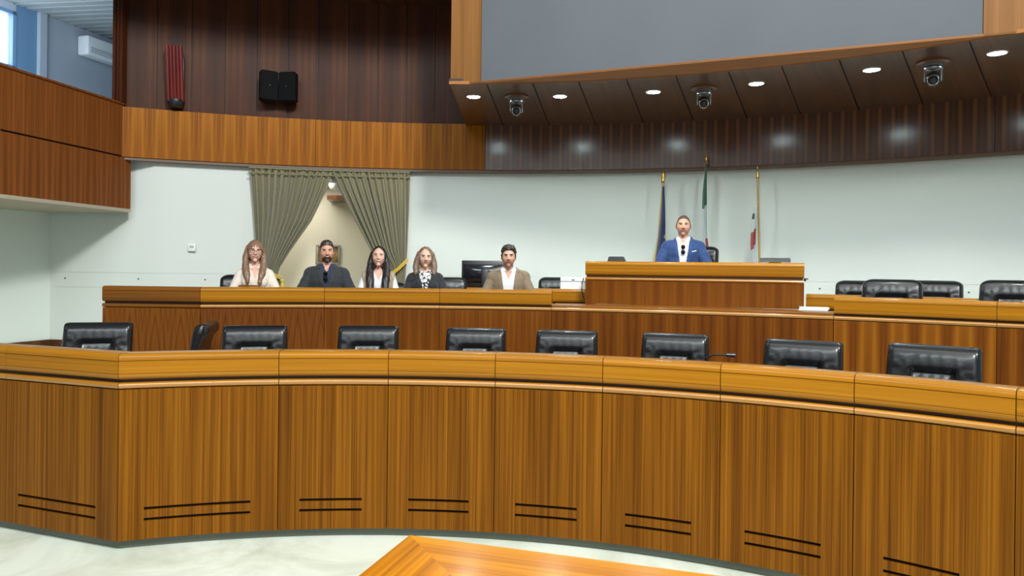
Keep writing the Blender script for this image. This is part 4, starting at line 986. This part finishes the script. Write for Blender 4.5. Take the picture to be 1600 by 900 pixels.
def hair_mat(name, c0, c1, scale=(230, 230, 9)):
    m, nt, b = new_mat(name); N = nt.nodes.new; L = nt.links.new; tc = N('ShaderNodeTexCoord'); mp = N('ShaderNodeMapping'); mp.inputs['Scale'].default_value = scale
    L(tc.outputs['Object'], mp.inputs[0]); n = N('ShaderNodeTexNoise'); n.inputs['Scale'].default_value = 1; n.inputs['Detail'].default_value = 3; L(mp.outputs[0], n.inputs['Vector'])
    r = N('ShaderNodeValToRGB'); r.color_ramp.elements[0].position = .35; r.color_ramp.elements[1].position = .68; r.color_ramp.elements[0].color = (*c0, 1); r.color_ramp.elements[1].color = (*c1, 1)
    L(n.outputs[0], r.inputs[0]); L(r.outputs[0], b.inputs['Base Color']); b.inputs['Roughness'].default_value = .42
    bp = N('ShaderNodeBump'); bp.inputs['Strength'].default_value = .3; bp.inputs['Distance'].default_value = .003; L(n.outputs[0], bp.inputs['Height']); L(bp.outputs[0], b.inputs['Normal']); return m
def ell(p, c, s): return ((p[:, 0]-c[0])/s[0])**2+((p[:, 1]-c[1])/s[1])**2+((p[:, 2]-c[2])/s[2])**2
def person(px, ptop, R, floor, label, P):
    a, ztop = onR(px, ptop, R); base = pol(R, a, floor); s = (ztop-floor)/(1.335+P.get('dz', 0)+P.get('hairtop', .012))
    yaw = math.atan2(-base.x, base.y)+R_(P.get('yaw', 0))
    o = empty('person', base, yaw, label, 'person'); f = P.get('female', False); k = .90 if f else 1.0; w_ = P.get('w', 1.0)*k
    hc = Vector((P.get('hx', 0), -.022+P.get('hy', 0), 1.218+P.get('dz', 0))); rx, ry, rz = P.get('rot', (0, 0, 0)); hs = 1.0
    T = Matrix.Translation(hc) @ Matrix.Rotation(R_(rz), 4, 'Z') @ Matrix.Rotation(R_(ry), 4, 'Y') @ Matrix.Rotation(R_(rx), 4, 'X') @ Matrix.Scale(hs, 4)
    Ti = np.array(T.inverted())
    bm = bmesh.new()
    loft(bm, [(z, 0, y, x*w_, yy) for z, y, x, yy in ((.47, .02, .16, .11), (.52, .02, .18, .13), (.62, .018, .165, .12), (.72, .01, .158, .115), (.82, .0, .170, .12), (.90, -.002, .178, .122), (.96, .0, .176, .112), (1.005, .004, .150, .092), (1.045, .008, .095, .07), (1.085, .01, .06, .055))])
    capsule(bm, (0, .014, 1.04), hc+Vector((0, .012, -.05)), .058 if not f else .047, .054 if not f else .045)
    ea = P.get('elbow', .26)
    for sd in (-1, 1):
        sh = Vector((sd*.158*w_, .004, .972)); el = Vector((sd*ea, -.10, .745)); wr = Vector((sd*P.get('wrist', .10), -.27, .705))
        capsule(bm, sh, el, .056*k, .042*k); capsule(bm, el, wr, .044*k, .028); capsule(bm, Vector((sd*.06, .01, 1.025)), sh+Vector((0, 0, .004)), .040, .048*k)
        hand(bm, wr, Vector((-sd*.55, -.83, 0)).normalized(), sd)
        hip = Vector((sd*.085, 0, .54)); kn = Vector((sd*.12, -.36, .53)); an = Vector((sd*.12, -.24, .10))
        capsule(bm, hip, kn, .088, .060); capsule(bm, kn, an, .055, .036); capsule(bm, an+Vector((0, .03, -.055)), an+Vector((sd*.01, -.15, -.065)), .038, .030)
        if f: sphere(bm, (sd*.068, -.085, .895), (.062, .055, .062))
    head_bm(bm, T, P)
    skin = skin_mat('skin', P['skin']); lips = plain('lips', P.get('lips', (.38, .13, .11)), .4); beard = P.get('beard')
    stub = plain('beard_hair', P.get('beardcol', (.05, .03, .022)), .8)
    me, co, no = to_arrays(bm, 'body', .0048, 3, [skin, lips, stub]); lv, ls, lt, fc = face_arrays(me, co)
    H = lambda q: (np.c_[q, np.ones(len(q))] @ Ti.T)[:, :3]
    hp = H(fc); mi = np.zeros(len(fc), np.int32)
    if beard:
        front = hp[:, 1] < .012; low = hp[:, 2] < np.interp(np.abs(hp[:, 0]), [0, .02, .032, .050, .064, .08], [-.034, -.034, -.052, -.066, -.050, -.012]); bz = front & low & (hp[:, 2] > -.125) & (hp[:, 1] < np.interp(hp[:, 2], [-.125, -.1, -.02, 0], [-.05, .01, .0, -.005]))
        if beard == 'full': bz &= ~((np.abs(hp[:, 0]) < .007) & (hp[:, 2] > -.04))
        mi[bz] = 2
    mi[(ell(hp, (0, -.094, -.049), (P.get('mw', .024), .03, .0085)) < 1)] = 1
    me.polygons.foreach_set('material_index', mi)
    for p in me.polygons: p.use_smooth = True
    body = bpy.data.objects.new('body', me); COL.objects.link(body); body.parent = o
    bvh = BVHTree.FromPolygons([Vector(c) for c in co[:, :]], [list(lv[a_:a_+b_]) for a_, b_ in zip(ls, lt)]) if True else None
    def face_pt(x, z, out=0.0):
        org = T @ Vector((x, -.3, z)); d = (T.to_3x3() @ Vector((0, 1, 0))).normalized(); h = bvh.ray_cast(org, d)[0]
        return (h if h else T @ Vector((x, -.09, z)))-d*out
    def part(name, bm_, mat, sm=60, parent=None): return finish(name, bm_, mat, parent or o, sm)
    # eyes, brows, teeth
    eyew = bpy.data.materials.get('eye_white') or plain('eye_white', (.6, .58, .55), .3); iris = bpy.data.materials.get('iris') or plain('iris', (.03, .018, .012), .2)
    hm = hair_mat('hair', *P['haircol'], **({'scale': P['hscale']} if 'hscale' in P else {}))
    R3_ = (T.to_3x3().normalized())
    for sd in (-1, 1):
        c = face_pt(sd*.031, .010)
        bm = bmesh.new()
        if not P.get('closed'):
            sphere(bm, c, (.013, .004, .0048*P.get('eyeopen', 1)), 14, 8, R3_); e = part('eye', bm, eyew, 180)
            bm = bmesh.new(); sphere(bm, face_pt(sd*.031, .010, .0025), (.0055, .003, .0048*P.get('eyeopen', 1)), 12, 8, R3_); part('iris', bm, iris, 180, e)
            bm = bmesh.new(); tube(bm, [face_pt(sd*(.017+.007*i), .012+.0045*math.sin(math.pi*(i+.3)/4.6), .001) for i in range(5)], .0022, 6); part('lash_line', bm, iris, 60, e)
        else:
            tube(bm, [face_pt(sd*(.018+.0065*i), .008+.004*math.sin(math.pi*i/4), .0005) for i in range(5)], .0026, 6); part('eye', bm, iris)
        bm = bmesh.new(); tube(bm, [face_pt(sd*(.014+.0075*i), .027+P.get('browz', 0)+.005*math.sin(math.pi*(i+.4)/5.5), .001) for i in range(6)], .0036*P.get('brow', 1), 6, [.8, 1.1, 1.1, 1, .8, .4]); part('eyebrow', bm, plain('brow_hair', P.get('browcol', (.03, .02, .015)), .8) if sd < 0 else bpy.data.materials[[m.name for m in bpy.data.materials if m.name.startswith('brow_hair')][-1]])
    if P.get('smile'):
        bm = bmesh.new(); tube(bm, [face_pt(x, -.050+.35*abs(x)**1.35*6, .0022) for x in (-.021, -.014, -.007, 0, .007, .014, .021)], .0040*P['smile'], 8, [.3, .8, 1, 1, 1, .8, .3]); part('teeth', bm, plain('teeth', (.75, .72, .66), .3))
    else:
        bm = bmesh.new(); tube(bm, [face_pt(x, -.0485+P.get('mc', .1)*abs(x), .0003) for x in (-.022, -.012, 0, .012, .022)], .0016, 6); part('mouth_line', bm, plain('mouth_shadow', (.12, .03, .03), .6))
    # garments (regions in body space)
    x, y, z = fc[:, 0], fc[:, 1], fc[:, 2]; ax = np.abs(x)
    rneck = np.hypot(x, y-.012); hd = ell(hp, (0, 0, 0), (.085, .12, .128)) < 1.0
    hands = (y < -.262) & (z < .80) & (z > .62); legs = (z < .66) & (y < -.10) & ~((z > .655)); low = (z < .60)
    thorax = ~hands & ~hd & ~((z < .655) & (y < -.11)) & (z > .56)
    wr_ = npnoise(co, 21, P.get('seed', 1))*.004+npnoise(co, 48, 3)*.0022
    neckz = 1.075 if not f else 1.065
    base_off = lambda v: np.full(len(co), v, np.float32)
    trous = (~hd) & (((z < .655) & (y < -.08)) | (z < .60)) & (z > .10)
    shell('trousers', me, co, no, lv, ls, lt, trous, base_off(.010)+wr_, plain('trouser_cloth', P.get('trousers', (.03, .03, .035)), .8), o, .004)
    shell('shoes', me, co, no, lv, ls, lt, z < .105, base_off(.008), M['black'], o, .004)
    sv = P.get('shirtv', (.98, .055))   # lowest z of the open neck and half width at the neck
    shv = thorax & (z < neckz) & ~((y < .02) & (ax < np.interp(z, [sv[0], neckz], [0, sv[1]])) & (z > sv[0]))
    so = shell('shirt', me, co, no, lv, ls, lt, shv, base_off(.009)+wr_*.6, P['shirt'], o, .006)
    if P.get('collar'):
        zz = neckz; cm = (~hd) & (z > zz-.035) & (z < zz+.022) & (rneck < .085+.02) & ~((y < -.0) & (ax < np.interp(z, [zz-.035, zz+.022], [.016, .040])))
        shell('collar', me, co, no, lv, ls, lt, cm, base_off(.013), P['shirt'], o, .004)
    if P.get('placket'):
        bm = bmesh.new(); n = 12; vs = []
    if P.get('jacket'):
        jv = P['jv']      # (z of the closing point, half width at the neck)
        wv = np.interp(z, [jv[0]-.3, jv[0], neckz], [jv[2] if len(jv) > 2 else 0, .006+(jv[2] if len(jv) > 2 else 0), jv[1]])
        jm = thorax & (z < neckz+.005) & ~((rneck < .068) & (z > 1.04)) & ~((y < .01) & (ax < wv)) & (y > -.255)
        if P.get('sleeveless'): jm &= ax < .19*w_
        jo = base_off(P.get('joff', .019))+wr_*1.3+np.clip((np.abs(co[:, 0])-.12)/.06, 0, 1)*np.clip((co[:, 2]-.95)/.06, 0, 1)*P.get('pad', .010)
        shell('jacket', me, co, no, lv, ls, lt, jm, jo, P['jacket'], o, .010)
        if P.get('lapel'):
            lw = np.interp(z, [jv[0], jv[0]+.10, neckz-.045, neckz+.01], [.008, .045, .040, .028])
            lm = thorax & (y < .045) & (z > jv[0]+.01) & (z < neckz+.008) & (ax > wv-.001) & (ax < wv+lw) & ~((z > neckz-.062) & (z < neckz-.052) & (ax > wv+.018)) & (y > -.255)
            shell('lapel', me, co, no, lv, ls, lt, lm, jo+.0055, P['lapel'], o, .003)
    # hair
    hv = H(co); style = P['hair']
    if style in ('short', 'curly', 'crew'):
        zmin = np.interp(hp[:, 1], [-.10, -.075, -.052, -.040, -.028, -.008, .004, .022, .035, .06, .12], P.get('line', [.080, .076, .066, .045, -.010, -.010, .032, .034, .0, -.062, -.075]))
        zminv = np.interp(hv[:, 1], [-.10, -.075, -.052, -.040, -.028, -.008, .004, .022, .035, .06, .12], P.get('line', [.080, .076, .066, .045, -.010, -.010, .032, .034, .0, -.062, -.075]))
        near = ell(hp, (0, 0, 0), (.086, .104, .125)) < 1.12
        mk = near & (hp[:, 2] > zmin) & ~((np.abs(hp[:, 0]) > .0775) & (hp[:, 2] < .03) & (hp[:, 1] > -.006) & (hp[:, 1] < .03))
        tp = np.clip((hv[:, 2]-zminv)/.035, 0, 1)**.7; hh = P.get('hh', .014)
        off = (.002+hh*tp*(.30+.70*np.clip((hv[:, 2]-.03)/.05, 0, 1)))
        if style == 'curly': off = off+tp*(.009*npnoise(hv, 150, 2)+.006*npnoise(hv, 260, 5))
        else: off = off+tp*.003*npnoise(hv*np.array([1, .25, .6]), 240, 2)*(hh/.014)+tp*hh*.5*np.clip((hv[:, 2]-.07)/.04, 0, 1)
        shell('hair', me, co, no, lv, ls, lt, mk, off.astype(np.float32), hm, o, .002)
    else:
        bm = bmesh.new()
        def E(c, s_):
            for v in sphere(bm, (0, 0, 0), s_, 28, 18): v.co = T @ (v.co+Vector(c))
        E((0, .012, .016), (.091, .102, .117)); E((0, .045, -.03), (.086, .075, .12))
        for pts in P['locks']:
            for q0_, q1_ in zip(pts, pts[1:]): capsule(bm, T @ Vector(q0_[:3]), T @ Vector(q1_[:3]), q0_[3], q1_[3], 14)
        hme, hco, hno = to_arrays(bm, 'hair', .0048, 10, hm); q = H(hco)
        ang = np.arctan2(q[:, 0], q[:, 1]+.0); st = np.sin(ang*52+1.2*np.sin(q[:, 2]*9))*.0012+np.sin(ang*23+1)*.0012
        hco = hco+hno*(st+npnoise(q, 22, 4)*.0015)[:, None]; q = H(hco)
        wx, hz, zc = P.get('win', (.058, .088, -.022)); px_ = q[:, 0]+P.get('part', 0)*np.clip((q[:, 2]-.02)/.06, 0, 1)
        if P.get('bangs'): mval = 1-(np.abs(px_)/wx)**2.6-np.abs((q[:, 2]-zc)/hz)**np.where(q[:, 2] > zc, 5, 2)+np.sin(q[:, 0]*420)*.05*(q[:, 2] > zc)
        else: mval = 1-(np.abs(px_)/(wx*np.clip(1.0-np.clip((q[:, 2]-.03)/.078, 0, 1)**2.4*.95, .03, 1)))**2-np.clip(-(q[:, 2]-zc)/hz, 0, 9)**2
        inw = (mval > 0) & (q[:, 1] < .0) & (q[:, 2] > -.14) & (q[:, 2] < .125); push = np.where(inw, np.clip(mval*3.5, 0, 1)*.055, 0)
        q2 = q.copy(); q2[:, 1] += push; Tn = np.array(T); hco2 = (np.c_[q2, np.ones(len(q2))] @ Tn.T)[:, :3]
        hme.vertices.foreach_set('co', hco2.astype(np.float32).ravel())
        for p in hme.polygons: p.use_smooth = True
        ho = bpy.data.objects.new('hair', hme); COL.objects.link(ho); ho.parent = o
    if P.get('glasses'):
        bm = bmesh.new(); rim_pts = {}
        for sd in (-1, 1):
            c = Vector((sd*.033, -.104, .006)); pts = [T @ (c+Vector((.0235*math.copysign(abs(math.cos(t))**.8, math.cos(t)), 0, .0185*math.copysign(abs(math.sin(t))**.8, math.sin(t))))) for t in np.linspace(0, 2*math.pi, 25)]
            tube(bm, pts, .0017, 6); tube(bm, [T @ Vector((sd*.056, -.103, .012)), T @ Vector((sd*.076, -.08, .012)), T @ Vector((sd*.079, .0, .01))], .0016, 6)
        tube(bm, [T @ Vector((-.0105, -.105, .010)), T @ Vector((0, -.107, .013)), T @ Vector((.0105, -.105, .010))], .0016, 6); part('glasses_frame', bm, M['black'])
    o.scale = (s, s, s)
    def chest(x_, z_, out=.012):
        h = bvh.ray_cast(Vector((x_, -.6, z_)), Vector((0, 1, 0)))[0]; return Matrix.Translation(base) @ Matrix.Rotation(yaw, 4, 'Z') @ Matrix.Scale(s, 4) @ ((h if h else Vector((x_, -.12, z_)))-Vector((0, out, 0)))
    return o, chest, yaw
cl = lambda n, c, **k: plain(n, c, .85, sheen=.15, bump=.12, bscale=180, **k)
jg, js = cl('charcoal_wool', (.022, .026, .032)), cl('charcoal_lapel', (.026, .030, .037)); navy = cl('navy_shirt', (.018, .030, .075)); creamc = cl('cream_blouse', (.72, .64, .56))
whitec = cl('white_cotton', (.74, .76, .80)); beige = cl('beige_wool', (.36, .27, .19)); blackc = cl('black_wool', (.014, .015, .02)); tan = cl('olive_brown_suede', (.20, .145, .095)); tanl = cl('olive_brown_edge', (.22, .16, .105))
bluec, bluel = cl('blue_suit', (.018, .050, .165)), cl('blue_lapel', (.022, .060, .19))
def pattern():
    m, nt, b = new_mat('black_white_print'); N = nt.nodes.new; L = nt.links.new; tc = N('ShaderNodeTexCoord'); n = N('ShaderNodeTexNoise'); n.inputs['Scale'].default_value = 46; n.inputs['Detail'].default_value = 1.5
    L(tc.outputs['Object'], n.inputs['Vector']); r = N('ShaderNodeValToRGB'); r.color_ramp.interpolation = 'CONSTANT'; r.color_ramp.elements[0].color = (.02, .02, .025, 1); r.color_ramp.elements[1].position = .5; r.color_ramp.elements[1].color = (.7, .68, .68, 1)
    L(n.outputs[0], r.inputs[0]); L(r.outputs[0], b.inputs['Base Color']); b.inputs['Roughness'].default_value = .8; return m
RP = 8.12
person(399, 374, RP, F2, 'woman with glasses and long light brown hair with bangs, cream blouse, sitting leftmost', dict(female=True, skin=(.66, .39, .30), shirt=creamc, collar=True, shirtv=(.93, .055), hair='long', bangs=True, glasses=True, smile=.8, haircol=((.10, .05, .028), (.34, .20, .12)), browcol=(.10, .06, .04), lips=(.45, .10, .09),
    win=(.068, .080, -.042), rot=(0, 3, 3), elbow=.25, seed=2, hairtop=.02,
    locks=[[(s*.070, .01, .05, .028), (s*.092, .0, -.05, .032), (s*.092, -.030, -.14, .036), (s*.078, -.085, -.235, .038), (s*.060, -.125, -.325, .022)] for s in (-1, 1)]+[[(s*.05, .06, .0, .04), (s*.07, .04, -.12, .045), (s*.085, .02, -.2, .04)] for s in (-1, 1)]+[[(s*.090, -.03, -.12, .022), (s*.088, -.08, -.24, .024), (s*.070, -.125, -.35, .012)] for s in (-1, 1)]))
o, ch, yw = person(511, 374.5, RP, F2, 'bearded man with short dark hair, charcoal blazer over a navy shirt', dict(skin=(.60, .31, .21), shirt=navy, collar=True, shirtv=(1.0, .045), jacket=jg, lapel=js, jv=(.80, .062), hair='short', hh=.013, beard='full', smile=.55, haircol=((.012, .009, .008), (.05, .035, .028)), beardcol=(.075, .042, .030),
    elbow=.285, w=1.07, seed=5, rot=(0, -2, 2), hairtop=.022, lips=(.40, .12, .10)))
def hanging_glasses(ch, yw, x_, z_, label, lr=.024):
    c = ch(x_, z_, .045); o = empty('sunglasses', c, yw, label, 'sunglasses')
    bm = bmesh.new()
    for s in (1, -1): tube(bm, [(.022*math.cos(t), 0, s*.029+.024*math.sin(t)) for t in np.linspace(0, 2*math.pi, 19)], .0022, 6)
    tube(bm, [(0.004, 0, -.006), (.008, -.004, 0), (.004, 0, .006)], .002, 6); tube(bm, [(-.01, 0, .052), (-.012, .02, .058), (-.012, .025, -.06)], .002, 6); finish('frame', bm, M['black'], o, 60)
    for s in (1, -1):
        bm = bmesh.new(); lathe(bm, [(.021, -.001), (.015, -.004), (.004, -.005)][::1], 20, (0, 0, 0), Matrix.Rotation(R_(90), 3, 'X'))
        for v in bm.verts: v.co.z = v.co.z*1.08+s*.029
        finish('lens', bm, M['black'], o, 180)
hanging_glasses(ch, yw, -.012, .955, 'black glasses hanging from the navy shirt of the bearded man')
person(592, 384, RP, F2, 'laughing woman with very long straight black hair, beige vest over white sleeves', dict(female=True, skin=(.66, .39, .30), shirt=whitec, shirtv=(.95, .055), jacket=beige, jv=(.80, .10, .05), sleeveless=True, joff=.026, pad=.012, hair='long', closed=True, smile=1.25, haircol=((.006, .005, .006), (.022, .016, .016)), browcol=(.03, .02, .02), lips=(.48, .12, .11), mw=.028,
    win=(.070, .090, -.020), rot=(-6, 0, -3), elbow=.225, seed=8, hairtop=.018, hscale=(200, 200, 6),
    locks=[[(s*.068, .0, .05, .028), (s*.092, .0, -.05, .032), (s*.096, -.040, -.15, .042), (s*.088, -.095, -.26, .046), (s*.082, -.125, -.37, .044), (s*.080, -.13, -.46, .026)] for s in (-1, 1)]+[[(s*.05, .05, .0, .045), (s*.07, .04, -.16, .05)] for s in (-1, 1)]))
person(665, 385, RP, F2, 'woman with shoulder-length ash brown hair, black blazer and black and white blouse', dict(female=True, skin=(.66, .40, .31), shirt=pattern(), shirtv=(1.045, .03), collar=True, jacket=blackc, lapel=blackc, jv=(.76, .072, .012), hair='long', haircol=((.09, .055, .035), (.30, .21, .15)), browcol=(.10, .06, .04), lips=(.42, .14, .13),
    win=(.068, .090, -.022), part=.014, rot=(0, 2, 4), elbow=.245, seed=11, hairtop=.018, mc=.12,
    locks=[[(s*.072, .0, .05, .030), (s*.098, .0, -.04, .034), (s*.106, -.01, -.11, .036), (s*.102, -.03, -.175, .030), (s*.098, -.035, -.205, .014)] for s in (-1, 1)]+[[(s*.05, .055, .0, .045), (s*.06, .04, -.14, .045)] for s in (-1, 1)]))
person(795, 381, RP, F2, 'man with curly dark hair and stubble, olive-brown jacket over an open white polo shirt', dict(skin=(.58, .33, .24), shirt=whitec, collar=True, shirtv=(.955, .055), jacket=tan, lapel=tanl, jv=(.74, .080, .030), hair='curly', hh=.026, beard='stubble', beardcol=(.37, .20, .145), haircol=((.010, .008, .007), (.04, .03, .025)), hscale=(160, 160, 160),
    elbow=.275, w=1.05, seed=4, dz=-.015, hy=-.03, hairtop=.035, brow=1.3, mc=.05))
o, ch, yw = person(1068, 337, 8.84, F3, 'man with cropped receding hair, blue suit and white open shirt, sitting high at the podium', dict(skin=(.58, .31, .22), shirt=whitec, collar=True, shirtv=(1.0, .045), jacket=bluec, lapel=bluel, jv=(.74, .070, .02), hair='crew', hh=.004, beard='stubble', beardcol=(.40, .215, .155), haircol=((.05, .03, .022), (.12, .075, .055)),
    line=[.094, .088, .076, .045, -.01, -.012, .030, .030, -.02, -.062, -.075], elbow=.285, w=1.08, hw=1.06, seed=6, mc=.3, eyeopen=.8, hairtop=.006))
hanging_glasses(ch, yw, .0, .945, 'dark sunglasses hanging from the white shirt of the man in the blue suit')
c = ch(.105, .925, .030); bm = bmesh.new(); box(bm, (0, 0, 0), (.085, .004, .010), Matrix.Rotation(R_(-12), 3, 'Y'), bev=.0015); q = finish('pocket_square', bm, whitec, None, 0, c); q.rotation_euler = (0, 0, yw)
tag(q, 'thin white pocket square in the breast pocket of the blue suit', 'pocket square')
